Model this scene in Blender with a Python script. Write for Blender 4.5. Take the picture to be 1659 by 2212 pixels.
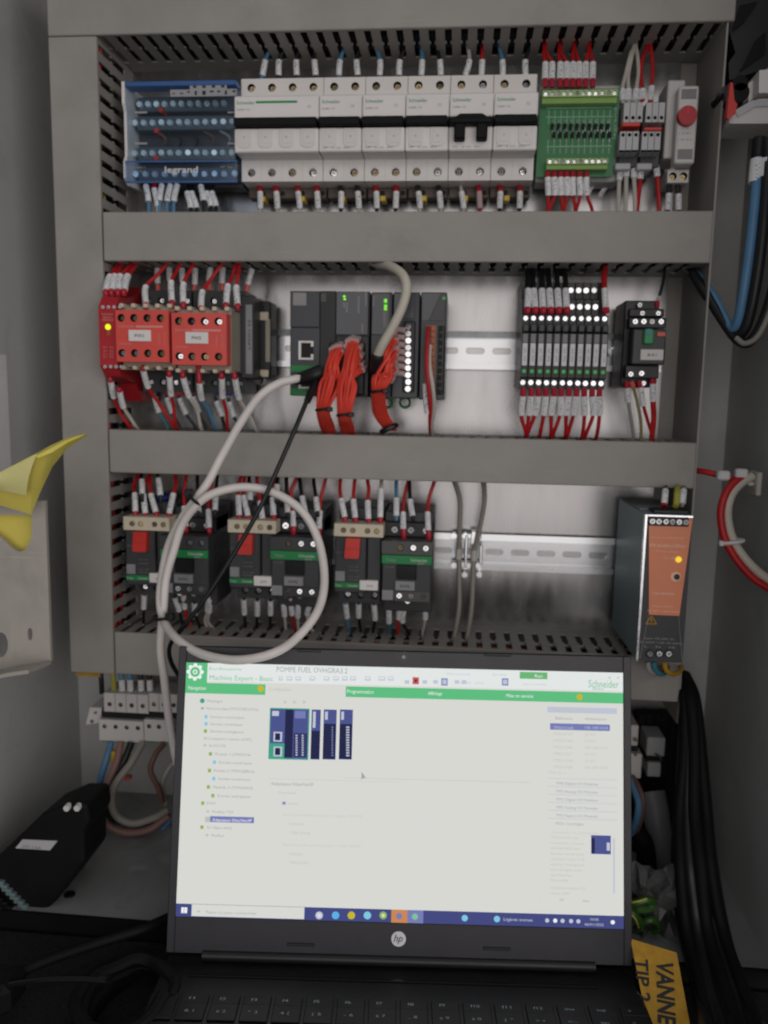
import bpy, bmesh, math, random
from mathutils import Vector, Matrix
random.seed(7)
scene = bpy.context.scene
for o in list(bpy.data.objects): bpy.data.objects.remove(o)
COL = scene.collection
MM = 0.001

# ---------------------------------------------------------------- camera
CAM = Vector((317.05, -790.70, -157.74)); FPX = 1744.46
A_R, A_Y, A_Z = 0.138209, -0.089714, -0.018991
def _cam_rows():
    cp, sp = math.cos(A_R), math.sin(A_R); cy, sy = math.cos(A_Y), math.sin(A_Y); cr, sr = math.cos(A_Z), math.sin(A_Z)
    R0 = Matrix(((1,0,0),(0,0,-1),(0,1,0))); Ry = Matrix(((cy,0,-sy),(0,1,0),(sy,0,cy)))
    Rx = Matrix(((1,0,0),(0,cp,-sp),(0,sp,cp))); Rz = Matrix(((cr,sr,0),(-sr,cr,0),(0,0,1)))
    return Rz @ Rx @ Ry @ R0
RC = _cam_rows()
cam = bpy.data.cameras.new('camera'); camo = bpy.data.objects.new('camera', cam); COL.objects.link(camo)
r_, d_, f_ = RC[0], RC[1], RC[2]
camo.matrix_world = Matrix(((r_[0],-d_[0],-f_[0],CAM.x*MM),(r_[1],-d_[1],-f_[1],CAM.y*MM),(r_[2],-d_[2],-f_[2],CAM.z*MM),(0,0,0,1)))
cam.sensor_fit = 'HORIZONTAL'; cam.sensor_width = 36; cam.lens = FPX/1659*36
cam.clip_start = 0.02; cam.clip_end = 50
cam.dof.use_dof = True; cam.dof.focus_distance = 0.42; cam.dof.aperture_fstop = 15
scene.camera = camo

# ---------------------------------------------------------------- light
world = bpy.data.worlds.new('World'); scene.world = world; world.use_nodes = True
bg = world.node_tree.nodes['Background']; bg.inputs[0].default_value = (0.90,0.95,1.0,1); bg.inputs[1].default_value = 0.125
def area(name, loc, target, sx, sy, power, color):
    L = bpy.data.lights.new(name, 'AREA'); L.shape = 'RECTANGLE'; L.size = sx; L.size_y = sy; L.energy = power; L.color = color
    o = bpy.data.objects.new(name, L); COL.objects.link(o); o.location = loc
    o.rotation_euler = (Vector(target)-Vector(loc)).to_track_quat('-Z','Y').to_euler(); return o
area('room_window_light', (1.2,-2.3,0.08), (0.27,0,-0.15), 4.0, 1.8, 36, (1.0,0.945,0.915))
area('overhead_fill_light', (0.4,-1.1,1.6), (0.27,0,-0.25), 1.2, 0.8, 2.2, (0.93,0.97,1.0))  # weak overhead fill added for the top row, no known ceiling lamp
scene.view_settings.view_transform = 'Standard'; scene.view_settings.look = 'None'
scene.view_settings.exposure = 0.0; scene.view_settings.gamma = 1; scene.view_settings.use_curve_mapping = False
scene.render.engine = 'CYCLES'

# ---------------------------------------------------------------- pixel -> place helpers (photo px at 1659 wide)
def P(u, v, Y):
    d = RC.transposed() @ Vector(((u-829.5)/FPX, (v-1106)/FPX, 1)); t = (Y-CAM.y)/d.y
    return CAM + d*t
def PZ(u, v, Z):
    d = RC.transposed() @ Vector(((u-829.5)/FPX, (v-1106)/FPX, 1)); t = (Z-CAM.z)/d.z
    return CAM + d*t
K = 1.15727
def conv(ox, oy, s): return lambda x, y: ((x/s+ox)/K, (y/s+oy)/K)
z1=conv(0,0,2.37); z2=conv(560,60,2.9625); z3=conv(1040,60,2.9625); z4=conv(1400,0,3.19)
r1=conv(220,620,3.318); r2=conv(680,640,3.318); r3=conv(1240,620,3.19)
q1=conv(260,1160,3.19); q2=conv(740,1160,3.19); q3=conv(1100,1160,2.023)
lb=conv(0,1640,2.404); rb=conv(1500,1700,2.571); la=conv(0,860,2.633)
sa=conv(440,1600,2.9625); sb=conv(860,1600,2.242); k1=conv(200,2240,2.074); k2=conv(900,2240,2.074)
uu=lambda x,y:(x,y)
def pt(c, x, y, Y): return P(*c(x,y), Y)
def RX(c, x0, y0, x1, y1, Y):      # a rectangle in the plane Y: x0,x1,z0,z1 in mm
    ym=(y0+y1)/2; xm=(x0+x1)/2
    return pt(c,x0,ym,Y).x, pt(c,x1,ym,Y).x, pt(c,xm,y1,Y).z, pt(c,xm,y0,Y).z

# ---------------------------------------------------------------- materials
MATS = {}
def mat(name, col, rough=0.5, metal=0.0, var=0.06, scale=60, bump=0.0, bscale=400, emit=None, estr=0.0, trans=0.0, ior=1.45, coat=0.0, stretch=None, alpha=1.0, spec=None):
    m = bpy.data.materials.new(name); m.use_nodes = True; nt = m.node_tree; b = nt.nodes['Principled BSDF']
    b.inputs['Roughness'].default_value = rough; b.inputs['Metallic'].default_value = metal
    b.inputs['IOR'].default_value = ior
    if spec is not None: b.inputs['Specular IOR Level'].default_value = spec
    if trans: b.inputs['Transmission Weight'].default_value = trans
    if coat: b.inputs['Coat Weight'].default_value = coat
    if alpha < 1: b.inputs['Alpha'].default_value = alpha
    b.inputs['Base Color'].default_value = (*col,1)
    if emit: b.inputs['Emission Color'].default_value = (*emit,1); b.inputs['Emission Strength'].default_value = estr
    if var or bump:
        tc = nt.nodes.new('ShaderNodeTexCoord'); mp = nt.nodes.new('ShaderNodeMapping')
        geo = nt.nodes.new('ShaderNodeNewGeometry')
        nt.links.new(geo.outputs['Position'], mp.inputs[0])
        if stretch: mp.inputs['Scale'].default_value = stretch
        nz = nt.nodes.new('ShaderNodeTexNoise'); nz.inputs['Scale'].default_value = scale; nz.inputs['Detail'].default_value = 5
        nt.links.new(mp.outputs[0], nz.inputs['Vector'])
        if var:
            mr = nt.nodes.new('ShaderNodeMapRange'); mr.inputs['From Min'].default_value=.25; mr.inputs['From Max'].default_value=.75
            mr.inputs['To Min'].default_value = 1-var*2; mr.inputs['To Max'].default_value = 1+var
            mx = nt.nodes.new('ShaderNodeVectorMath'); mx.operation='SCALE'; mx.inputs[0].default_value = col
            nt.links.new(nz.outputs['Fac'], mr.inputs['Value']); nt.links.new(mr.outputs[0], mx.inputs['Scale'])
            nt.links.new(mx.outputs[0], b.inputs['Base Color'])
            mr2 = nt.nodes.new('ShaderNodeMapRange'); mr2.inputs['To Min'].default_value = max(0.02,rough-.10); mr2.inputs['To Max'].default_value=min(1,rough+.10)
            nt.links.new(nz.outputs['Fac'], mr2.inputs['Value']); nt.links.new(mr2.outputs[0], b.inputs['Roughness'])
        if bump:
            n2 = nt.nodes.new('ShaderNodeTexNoise'); n2.inputs['Scale'].default_value = bscale; n2.inputs['Detail'].default_value=3
            nt.links.new(mp.outputs[0], n2.inputs['Vector'])
            bp = nt.nodes.new('ShaderNodeBump'); bp.inputs['Strength'].default_value = bump; bp.inputs['Distance'].default_value = 0.0006
            nt.links.new(n2.outputs['Fac'], bp.inputs['Height']); nt.links.new(bp.outputs[0], b.inputs['Normal'])
    MATS[name] = m; return m
def glow(name, col, s=1.0):
    m = bpy.data.materials.new(name); m.use_nodes=True; nt=m.node_tree; nt.nodes.clear()
    e=nt.nodes.new('ShaderNodeEmission'); e.inputs[0].default_value=(*col,1); e.inputs[1].default_value=s
    o=nt.nodes.new('ShaderNodeOutputMaterial'); nt.links.new(e.outputs[0],o.inputs[0]); MATS[name]=m; return m
mat('duct',(.335,.315,.290),.52,var=.07,scale=22,bump=.12,bscale=900)
mat('duct_inner',(.26,.25,.24),.6,var=.05)
mat('wall',(.50,.50,.49),.62,var=.05,scale=5,bump=.2,bscale=1200)
mat('floor',(.30,.30,.30),.5,var=.12,scale=12,bump=.2,bscale=1200)
mat('plate',(.345,.337,.338),.25,.92,var=.11,scale=30,stretch=(2.2,1,.5))
mat('rail',(.50,.505,.52),.24,.95,var=.05,scale=40,bump=.03,bscale=200)
mat('zinc',(.80,.80,.82),.22,1.0,var=.1,scale=200)
mat('brass',(.42,.32,.17),.4,1.0,var=.15,scale=200)
mat('white_plastic',(.79,.755,.735),.42,var=.03,scale=25)
mat('white_dim',(.66,.63,.61),.45,var=.03,scale=25)
mat('window_plastic',(.70,.67,.655),.25,var=.02)
mat('cream',(.66,.58,.45),.5,var=.06)
mat('grey_plastic',(.50,.50,.505),.45,var=.04)
mat('mid_grey',(.20,.20,.205),.45,var=.05)
mat('tier_grey',(.085,.082,.08),.45,var=.05)
mat('dark_grey',(.045,.046,.052),.45,var=.08)
mat('plc',(.045,.046,.054),.38,var=.06)
mat('plc_panel',(.065,.067,.078),.22,var=.05)
mat('black',(.012,.012,.013),.42,var=.1)
mat('black_matte',(.006,.006,.0065),.65,spec=.25,var=.1)
mat('black_gloss',(.010,.010,.011),.12,var=0)
mat('hole',(.02,.017,.015),.8,var=0)
mat('screw_slot',(.11,.10,.09),.6,var=0)
mat('brown',(.13,.10,.085),.6,var=.2,scale=80)
mat('red_device',(.74,.085,.068),.38,var=.04)
mat('red_relay',(.46,.018,.028),.38,var=.05)
mat('red_part',(.62,.035,.025),.35,var=.04)
mat('w_red',(.50,.014,.018),.42,var=.1,scale=120)
mat('w_orange',(.78,.065,.04),.42,var=.08,scale=120)
mat('w_black',(.012,.012,.013),.42,var=.1)
mat('w_blue',(.085,.25,.42),.42,var=.1)
mat('w_teal',(.05,.22,.28),.42,var=.1)
mat('w_white',(.55,.51,.46),.45,var=.08)
mat('w_grey',(.33,.32,.30),.5,var=.08)
mat('w_brown',(.16,.08,.06),.5,var=.08)
mat('w_pink',(.30,.17,.15),.5,var=.08)
mat('w_khaki',(.30,.26,.12),.5,var=.08)
mat('w_yellow',(.42,.40,.06),.45,var=.08)
mat('w_green',(.10,.28,.05),.45,var=.08)
mat('cable_white',(.76,.71,.68),.42,var=.05)
mat('cable_beige',(.56,.52,.44),.5,var=.05)
mat('cable_grey',(.30,.275,.245),.5,var=.06)
mat('cable_blue',(.10,.24,.42),.4,var=.06)
mat('sleeve_clear',(.50,.36,.36),.3,var=.05)
mat('fer_red',(.42,.012,.03),.4,var=0)
mat('fer_black',(.02,.02,.02),.4,var=0)
mat('fer_coral',(.62,.12,.09),.4,var=0)
mat('yellow_clip',(.62,.42,.03),.4,var=.05)
mat('pcb',(.012,.17,.045),.35,var=.1,scale=120)
mat('pcb_light',(.22,.42,.07),.4,var=.08)
mat('pcb_term',(.42,.55,.24),.4,var=.08)
mat('silk',(.30,.55,.38),.5,var=0)
mat('green',(.010,.23,.060),.42,var=.04)
mat('green_lever',(.02,.27,.09),.4,var=.04)
mat('orange',(.80,.27,.135),.42,var=.03)
mat('orange_term',(.42,.12,.05),.5,var=.1)
mat('teal_metal',(.26,.35,.365),.45,.35,var=.08,scale=20)
mat('blue_paint',(.045,.12,.33),.35,var=.03)
mat('blue_dot',(.02,.03,.35),.4,var=0)
mat('khaki',(.36,.33,.26),.5,var=.04)
mat('paper',(.74,.74,.75),.7,var=.03)
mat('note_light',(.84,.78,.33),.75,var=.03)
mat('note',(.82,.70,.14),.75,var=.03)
mat('bracket',(.44,.405,.365),.5,var=.04,bump=.1)
mat('lid',(.030,.029,.035),.38,var=.06,bump=.1,bscale=2500)
mat('deck',(.006,.006,.007),.42,var=.1,bump=.15,bscale=2500)
mat('key',(.005,.005,.006),.5,var=.1)
mat('legend',(.26,.33,.38),.5,var=0)
mat('logo_grey',(.75,.75,.78),.3,var=0)
mat('ink',(.02,.02,.02),.6,var=0)
mat('ink_grey',(.22,.22,.22),.6,var=0)
mat('ink_green',(.02,.28,.09),.6,var=0)
mat('ink_white',(.66,.66,.66),.6,var=0)
mat('ink_pale_red',(.72,.30,.27),.6,var=0)
mat('ink_pale_orange',(.95,.62,.48),.6,var=0)
mat('ink_white_dim',(.33,.33,.35),.6,var=0)
mat('tag_yellow',(.50,.27,.02),.55,var=.12,scale=150)
mat('grey_print',(.27,.27,.28),.5,var=.05)
mat('bag_clear',(.14,.14,.14),.25,var=.2,scale=90,trans=.25)
mat('bag_green',(.03,.085,.015),.3,var=.2,scale=90)
mat('work_top',(.014,.014,.014),.8,var=.4,scale=350,bump=.4,bscale=700)
mat('led_yellow',(.5,.5,.02),.3,var=0,emit=(.75,.95,.02),estr=.9)
mat('led_green',(.1,.5,.02),.3,var=0,emit=(.22,.95,.02),estr=.85)
mat('led_green_dim',(.02,.25,.05),.3,var=0,emit=(.02,.4,.06),estr=.28)
mat('led_amber',(.5,.4,.02),.3,var=0,emit=(.9,.62,.02),estr=.8)
def clear(name,tint,f):
    m=bpy.data.materials.new(name); m.use_nodes=True; nt=m.node_tree; nt.nodes.clear()
    a=nt.nodes.new('ShaderNodeBsdfTransparent'); a.inputs[0].default_value=(*tint,1); g=nt.nodes.new('ShaderNodeBsdfGlossy'); g.inputs['Roughness'].default_value=.12; g.inputs[0].default_value=(.8,.9,1,1)
    x=nt.nodes.new('ShaderNodeMixShader'); x.inputs[0].default_value=f; o=nt.nodes.new('ShaderNodeOutputMaterial')
    nt.links.new(a.outputs[0],x.inputs[1]); nt.links.new(g.outputs[0],x.inputs[2]); nt.links.new(x.outputs[0],o.inputs[0]); MATS[name]=m
clear('clear_blue',(.90,.945,.985),.035); clear('clear_dark',(.80,.87,.97),.04)
mat('dist_blue',(.085,.105,.125),.3,var=.06)
mat('zinc_blue',(.74,.86,.90),.3,.45,var=.1,scale=200)
# marker sleeve with a little dark print
def marker_mat():
    m = bpy.data.materials.new('marker'); m.use_nodes=True; nt=m.node_tree; b=nt.nodes['Principled BSDF']; b.inputs['Roughness'].default_value=.35
    geo=nt.nodes.new('ShaderNodeNewGeometry')
    n=nt.nodes.new('ShaderNodeTexNoise'); n.inputs['Scale'].default_value=950; n.inputs['Detail'].default_value=1
    nt.links.new(geo.outputs['Position'],n.inputs['Vector'])
    tc=nt.nodes.new('ShaderNodeTexCoord'); sx=nt.nodes.new('ShaderNodeSeparateXYZ'); nt.links.new(tc.outputs['Generated'],sx.inputs[0])
    def bandf(sock,lo,hi):
        a=nt.nodes.new('ShaderNodeMath'); a.operation='GREATER_THAN'; a.inputs[1].default_value=lo; nt.links.new(sock,a.inputs[0])
        c=nt.nodes.new('ShaderNodeMath'); c.operation='LESS_THAN'; c.inputs[1].default_value=hi; nt.links.new(sock,c.inputs[0])
        d=nt.nodes.new('ShaderNodeMath'); d.operation='MULTIPLY'; nt.links.new(a.outputs[0],d.inputs[0]); nt.links.new(c.outputs[0],d.inputs[1]); return d
    bx=bandf(sx.outputs[0],.30,.72); bz=bandf(sx.outputs[2],.15,.85)
    g=nt.nodes.new('ShaderNodeMath'); g.operation='GREATER_THAN'; g.inputs[1].default_value=.585; nt.links.new(n.outputs['Fac'],g.inputs[0])
    k=nt.nodes.new('ShaderNodeMath'); k.operation='MULTIPLY'; nt.links.new(bx.outputs[0],k.inputs[0]); nt.links.new(bz.outputs[0],k.inputs[1])
    k2=nt.nodes.new('ShaderNodeMath'); k2.operation='MULTIPLY'; nt.links.new(k.outputs[0],k2.inputs[0]); nt.links.new(g.outputs[0],k2.inputs[1])
    mx=nt.nodes.new('ShaderNodeMix'); mx.data_type='RGBA'; mx.inputs[6].default_value=(.80,.80,.81,1); mx.inputs[7].default_value=(.25,.25,.28,1)
    nt.links.new(k2.outputs[0],mx.inputs[0]); nt.links.new(mx.outputs[2],b.inputs['Base Color']); MATS['marker']=m
marker_mat()
def smudge(name,amt):
    nt=MATS[name].node_tree; b=nt.nodes['Principled BSDF']; src=b.inputs['Base Color'].links[0].from_socket
    geo=nt.nodes.new('ShaderNodeNewGeometry'); n=nt.nodes.new('ShaderNodeTexNoise'); n.inputs['Scale'].default_value=17; n.inputs['Detail'].default_value=9; n.inputs['Roughness'].default_value=.68; n.inputs['Distortion'].default_value=.8
    nt.links.new(geo.outputs['Position'],n.inputs['Vector']); r=nt.nodes.new('ShaderNodeMapRange'); r.inputs['From Min'].default_value=.54; r.inputs['From Max'].default_value=.72; r.inputs['To Min'].default_value=1; r.inputs['To Max'].default_value=1-amt
    nt.links.new(n.outputs['Fac'],r.inputs['Value'])
    mp=nt.nodes.new('ShaderNodeMapping'); mp.inputs['Scale'].default_value=(9,9,420); mp.inputs['Rotation'].default_value=(0,.35,0); nt.links.new(geo.outputs['Position'],mp.inputs[0])
    n2=nt.nodes.new('ShaderNodeTexNoise'); n2.inputs['Scale'].default_value=1.6; n2.inputs['Detail'].default_value=2; nt.links.new(mp.outputs[0],n2.inputs['Vector'])
    r2=nt.nodes.new('ShaderNodeMapRange'); r2.inputs['From Min'].default_value=.70; r2.inputs['From Max'].default_value=.76; r2.inputs['To Min'].default_value=1; r2.inputs['To Max'].default_value=1+amt*1.3; nt.links.new(n2.outputs['Fac'],r2.inputs['Value'])
    m=nt.nodes.new('ShaderNodeMath'); m.operation='MULTIPLY'; nt.links.new(r.outputs[0],m.inputs[0]); nt.links.new(r2.outputs[0],m.inputs[1])
    v=nt.nodes.new('ShaderNodeVectorMath'); v.operation='SCALE'; nt.links.new(src,v.inputs[0]); nt.links.new(m.outputs[0],v.inputs['Scale']); nt.links.new(v.outputs[0],b.inputs['Base Color'])
smudge('duct',.13); smudge('wall',.14); smudge('floor',.3); smudge('bracket',.15); smudge('white_plastic',.05)
# the display: light of the screen itself
SC = 1.08
glow('d_page',(.63,.635,.60),SC); glow('d_title',(.70,.735,.72),SC); glow('d_green',(.105,.47,.20),SC); glow('d_greenbtn',(.14,.43,.17),SC)
glow('d_navy',(.055,.065,.20),SC); glow('d_select',(.17,.19,.42),SC); glow('d_soft',(.48,.51,.61),SC); glow('d_text',(.33,.345,.36),SC)
glow('d_faint',(.47,.48,.44),SC); glow('d_line',(.52,.53,.49),SC); glow('d_white',(.78,.80,.80),SC); glow('d_dark',(.020,.022,.065),SC)
glow('d_plc',(.070,.085,.25),SC); glow('d_plc2',(.035,.04,.12),SC); glow('d_teal',(.05,.33,.22),SC); glow('d_orange',(.55,.22,.08),SC)
glow('d_yellow',(.52,.42,.03),SC); glow('d_cyan',(.20,.52,.68),SC); glow('d_lime',(.25,.40,.08),SC); glow('d_red',(.55,.10,.11),SC); glow('d_iconblue',(.10,.40,.72),SC)
glow('d_greentext',(.20,.48,.30),SC)

# ---------------------------------------------------------------- mesh helpers (all coordinates world mm)
ORG = {}; ROOT = {}
def thing(name, label, cat, org, group=None, kind=None):
    o = bpy.data.objects.new(name, None); COL.objects.link(o); o.empty_display_size = .01
    o.location = Vector(org)*MM; ORG[o.name] = Vector(org); ROOT[o.name] = o.name
    tag(o,label,cat,group,kind); return o
def tag(o, label=None, cat=None, group=None, kind=None):
    if label: o['label']=label
    if cat: o['category']=cat
    if group: o['group']=group
    if kind: o['kind']=kind
    return o
def catmull(pts, k=6):
    pts=[Vector(p) for p in pts]
    if len(pts)<3: return [pts[0].lerp(pts[-1],i/k) for i in range(k+1)]
    ext=[pts[0]*2-pts[1]]+pts+[pts[-1]*2-pts[-2]]; out=[]
    for i in range(1,len(ext)-2):
        p0,p1,p2,p3=ext[i-1:i+3]
        for j in range(k):
            t=j/k; out.append(.5*((2*p1)+(p2-p0)*t+(2*p0-5*p1+4*p2-p3)*t*t+(3*p1-p0-3*p2+p3)*t**3))
    out.append(pts[-1]); return out
class MB:
    def __init__(s): s.v=[]; s.f=[]; s.m=[]
    def add(s, vs, fs, mi=0):
        n=len(s.v); s.v += [Vector(v) for v in vs]; s.f += [[i+n for i in f] for f in fs]; s.m += [mi]*len(fs); return s
    def box(s, x0,x1,y0,y1,z0,z1, b=0, mi=0):
        x0,x1=min(x0,x1),max(x0,x1); y0,y1=min(y0,y1),max(y0,y1); z0,z1=min(z0,z1),max(z0,z1)
        if b<=0:
            vs=[(x,y,z) for x in (x0,x1) for y in (y0,y1) for z in (z0,z1)]
            return s.add(vs,[(0,1,3,2),(4,6,7,5),(0,4,5,1),(2,3,7,6),(0,2,6,4),(1,5,7,3)],mi)
        b=min(b,(x1-x0)*.49,(y1-y0)*.49,(z1-z0)*.49); X=(x0,x1);Y=(y0,y1);Z=(z0,z1); vs=[];ix={}
        for i in (0,1):
            for j in (0,1):
                for k in (0,1):
                    dx=b*(1-2*i);dy=b*(1-2*j);dz=b*(1-2*k)
                    for a,p in enumerate(((X[i],Y[j]+dy,Z[k]+dz),(X[i]+dx,Y[j],Z[k]+dz),(X[i]+dx,Y[j]+dy,Z[k]))):
                        ix[(i,j,k,a)]=len(vs); vs.append(p)
        fs=[]
        for i in (0,1): fs.append([ix[(i,j,k,0)] for j,k in ((0,0),(0,1),(1,1),(1,0))])
        for j in (0,1): fs.append([ix[(i,j,k,1)] for i,k in ((0,0),(0,1),(1,1),(1,0))])
        for k in (0,1): fs.append([ix[(i,j,k,2)] for i,j in ((0,0),(0,1),(1,1),(1,0))])
        for i in (0,1):
            for j in (0,1): fs.append([ix[(i,j,0,0)],ix[(i,j,1,0)],ix[(i,j,1,1)],ix[(i,j,0,1)]])
            for k in (0,1): fs.append([ix[(i,0,k,0)],ix[(i,1,k,0)],ix[(i,1,k,2)],ix[(i,0,k,2)]])
        for j in (0,1):
            for k in (0,1): fs.append([ix[(0,j,k,1)],ix[(1,j,k,1)],ix[(1,j,k,2)],ix[(0,j,k,2)]])
        for i in (0,1):
            for j in (0,1):
                for k in (0,1): fs.append([ix[(i,j,k,a)] for a in range(3)])
        return s.add(vs,fs,mi)
    def cyl(s,p0,p1,r0,r1=None,n=14,caps=True,mi=0):
        p0=Vector(p0);p1=Vector(p1); r1=r0 if r1 is None else r1; d=(p1-p0).normalized()
        a=d.orthogonal().normalized(); c=d.cross(a); vs=[]
        for p,r in ((p0,r0),(p1,r1)):
            for i in range(n): t=2*math.pi*i/n; vs.append(p+a*math.cos(t)*r+c*math.sin(t)*r)
        fs=[[i,(i+1)%n,n+(i+1)%n,n+i] for i in range(n)]
        if caps: fs+=[list(range(n))[::-1],list(range(n,2*n))]
        return s.add(vs,fs,mi)
    def tube(s,pts,r,n=8,mi=0,k=6,smooth=True):
        ps=catmull(pts,k) if smooth else [Vector(p) for p in pts]
        q=[ps[0]]
        for p in ps[1:]:
            if (p-q[-1]).length>1e-4: q.append(p)
        ps=q; d=(ps[1]-ps[0]).normalized(); a=d.orthogonal().normalized(); vs=[]
        for i,p in enumerate(ps):
            d=(ps[min(i+1,len(ps)-1)]-ps[max(i-1,0)]).normalized(); a=(a-d*a.dot(d)).normalized(); c=d.cross(a)
            rr=r(i/(len(ps)-1)) if callable(r) else r
            for j in range(n): t=2*math.pi*j/n; vs.append(p+a*math.cos(t)*rr+c*math.sin(t)*rr)
        m=len(ps); fs=[[i*n+j,i*n+(j+1)%n,(i+1)*n+(j+1)%n,(i+1)*n+j] for i in range(m-1) for j in range(n)]
        fs+=[list(range(n))[::-1],[ (m-1)*n+j for j in range(n)]]
        return s.add(vs,fs,mi)
    def prism(s,poly,axis,lo,hi,mi=0):
        def q(a,b,c): return (c,a,b) if axis=='x' else (a,c,b) if axis=='y' else (a,b,c)
        n=len(poly); vs=[q(a,b,lo) for a,b in poly]+[q(a,b,hi) for a,b in poly]
        return s.add(vs,[list(range(n))[::-1],list(range(n,2*n))]+[[i,(i+1)%n,n+(i+1)%n,n+i] for i in range(n)],mi)
    def hole(s,x0,x1,z0,z1,yf,cx,cz,r,depth,n=16,mi=0,mh=0):
        # a face at yf with one round recess in it
        out=[];inn=[];bot=[]
        for i in range(n):
            t=2*math.pi*(i+.5)/n; c,sn=math.cos(t),math.sin(t)
            kx=((x1-cx) if c>0 else (cx-x0))/abs(c) if abs(c)>1e-9 else 1e9; kz=((z1-cz) if sn>0 else (cz-z0))/abs(sn) if abs(sn)>1e-9 else 1e9
            k=min(kx,kz); out.append((cx+c*k,yf,cz+sn*k)); inn.append((cx+c*r,yf,cz+sn*r)); bot.append((cx+c*r,yf+depth,cz+sn*r))
        s.add(out+inn,[[i,(i+1)%n,n+(i+1)%n,n+i] for i in range(n)],mi)
        # corners
        for X,Z,a in ((x1,z1,math.pi/4),(x0,z1,3*math.pi/4),(x0,z0,5*math.pi/4),(x1,z0,7*math.pi/4)):
            best=[]
            for i in range(n):
                o,p=out[i],out[(i+1)%n]
                on=lambda w:(abs(w[0]-X)<1e-6,abs(w[2]-Z)<1e-6)
                if (on(o)[0] and on(p)[1]) or (on(o)[1] and on(p)[0]): s.add([o,p,(X,yf,Z)],[(0,1,2)],mi)
        s.add(inn+bot,[[i,(i+1)%n,n+(i+1)%n,n+i] for i in range(n)],mh)
        s.add(bot,[list(range(n))],mh); return s
    def hblock(s,x0,x1,z0,z1,yf,yb,holes,r,depth,mi=0,mh=1,cz=None):
        # block with a row of round recesses (holes = x centres)
        hs=sorted(holes); cz=(z0+z1)/2 if cz is None else cz
        ed=[x0]+[(a+b)/2 for a,b in zip(hs,hs[1:])]+[x1]
        for i,h in enumerate(hs): s.hole(ed[i],ed[i+1],z0,z1,yf,h,cz,r,depth,mi=mi,mh=mh)
        vs=[(x,y,z) for y in (yf,yb) for x,z in ((x0,z0),(x1,z0),(x1,z1),(x0,z1))]
        return s.add(vs,[(0,1,5,4),(1,2,6,5),(2,3,7,6),(3,0,4,7),(4,5,6,7)],mi)
    def build(s,name,mats,parent=None,smooth=False,label=None,cat=None,group=None,kind=None,fixn=True):
        if isinstance(mats,str): mats=[mats]
        if parent is None:
            xs=[v.x for v in s.v];ys=[v.y for v in s.v];zs=[v.z for v in s.v]
            org=Vector(((min(xs)+max(xs))/2,(min(ys)+max(ys))/2,min(zs)))
        else: org=ORG[ROOT[parent.name]]
        me=bpy.data.meshes.new(name); me.from_pydata([(v-org)*MM for v in s.v],[],s.f)
        for m in mats: me.materials.append(MATS[m])
        if len(mats)>1: me.polygons.foreach_set('material_index',s.m)
        if fixn:
            bm=bmesh.new(); bm.from_mesh(me); bmesh.ops.recalc_face_normals(bm,faces=bm.faces); bm.to_mesh(me); bm.free()
        if smooth:
            me.polygons.foreach_set('use_smooth',[True]*len(me.polygons))
            try: me.set_sharp_from_angle(angle=math.radians(40))
            except Exception: pass
        o=bpy.data.objects.new(name,me); COL.objects.link(o)
        if parent is None: o.location=org*MM; ORG[o.name]=org; ROOT[o.name]=o.name
        else: o.parent=parent; ROOT[o.name]=ROOT[parent.name]
        return tag(o,label,cat,group,kind)
def put(name, mesh, parent, pos, rot=None):     # shared mesh, placed
    o=bpy.data.objects.new(name,mesh); COL.objects.link(o); o.parent=parent; ROOT[o.name]=ROOT[parent.name]
    o.location=(Vector(pos)-ORG[ROOT[parent.name]])*MM
    if rot: o.rotation_euler=rot
    return o
_SCREW={}
def screw(parent,x,y,z,r=2.2,m='zinc',h=1.2,slot=True,name='screw'):
    key=(round(r,2),m,slot)
    if key not in _SCREW:
        b=MB(); b.cyl((0,0,0),(0,-h,0),r,r*.86,n=14)
        if slot:
            b.box(-r*.66,r*.66,-h-.06,-h+.2,-r*.11,r*.11,mi=1); b.box(-r*.11,r*.11,-h-.09,-h+.2,-r*.66,r*.66,mi=1)
        me=bpy.data.meshes.new('screw'); me.from_pydata([v*MM for v in b.v],[],b.f); me.materials.append(MATS[m]); me.materials.append(MATS['screw_slot'])
        me.polygons.foreach_set('material_index',b.m); _SCREW[key]=me
    a=random.uniform(0,1.5)
    o=put(name,_SCREW[key],parent,(x,y,z),(random.uniform(-.14,.14),a,random.uniform(-.14,.14))); return o
_TXT={}
def textmesh(t,bold=0):
    key=(t,bold)
    if key not in _TXT:
        c=bpy.data.curves.new('t','FONT'); c.body=t; c.offset=bold; c.size=1; c.resolution_u=2
        o=bpy.data.objects.new('t',c); me=bpy.data.meshes.new_from_object(o)
        vs=[v.co.copy() for v in me.vertices]; fs=[list(p.vertices) for p in me.polygons]
        bpy.data.objects.remove(o); bpy.data.meshes.remove(me)
        x0=min(v.x for v in vs); x1=max(v.x for v in vs)
        _TXT[key]=([Vector((v.x-x0,v.y,0)) for v in vs],fs,x1-x0)
    return _TXT[key]
def text(parent,t,pos,h,m,right=(1,0,0),up=(0,0,1),w=None,align='L',name='lettering',off=.25,shear=0,bold=0):
    vs,fs,w0=textmesh(t,bold); right=Vector(right).normalized(); up=Vector(up).normalized(); n=right.cross(up)
    sy=h/.72; sx=(w/w0) if w else sy; x0=-(w0*sx)/2 if align=='C' else -(w0*sx) if align=='R' else 0
    p=Vector(pos)+n*off; b=MB(); b.add([p+right*(v.x*sx+x0+shear*v.y*sy)+up*(v.y*sy) for v in vs],fs)
    return b.build(name,m,parent,fixn=False)
ORD=['first','second','third','fourth','fifth','sixth','seventh','eighth','ninth','tenth','eleventh','twelfth','thirteenth','fourteenth','fifteenth','sixteenth']
FER={'r':'fer_red','k':'fer_black','c':'fer_coral',None:None}
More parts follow.
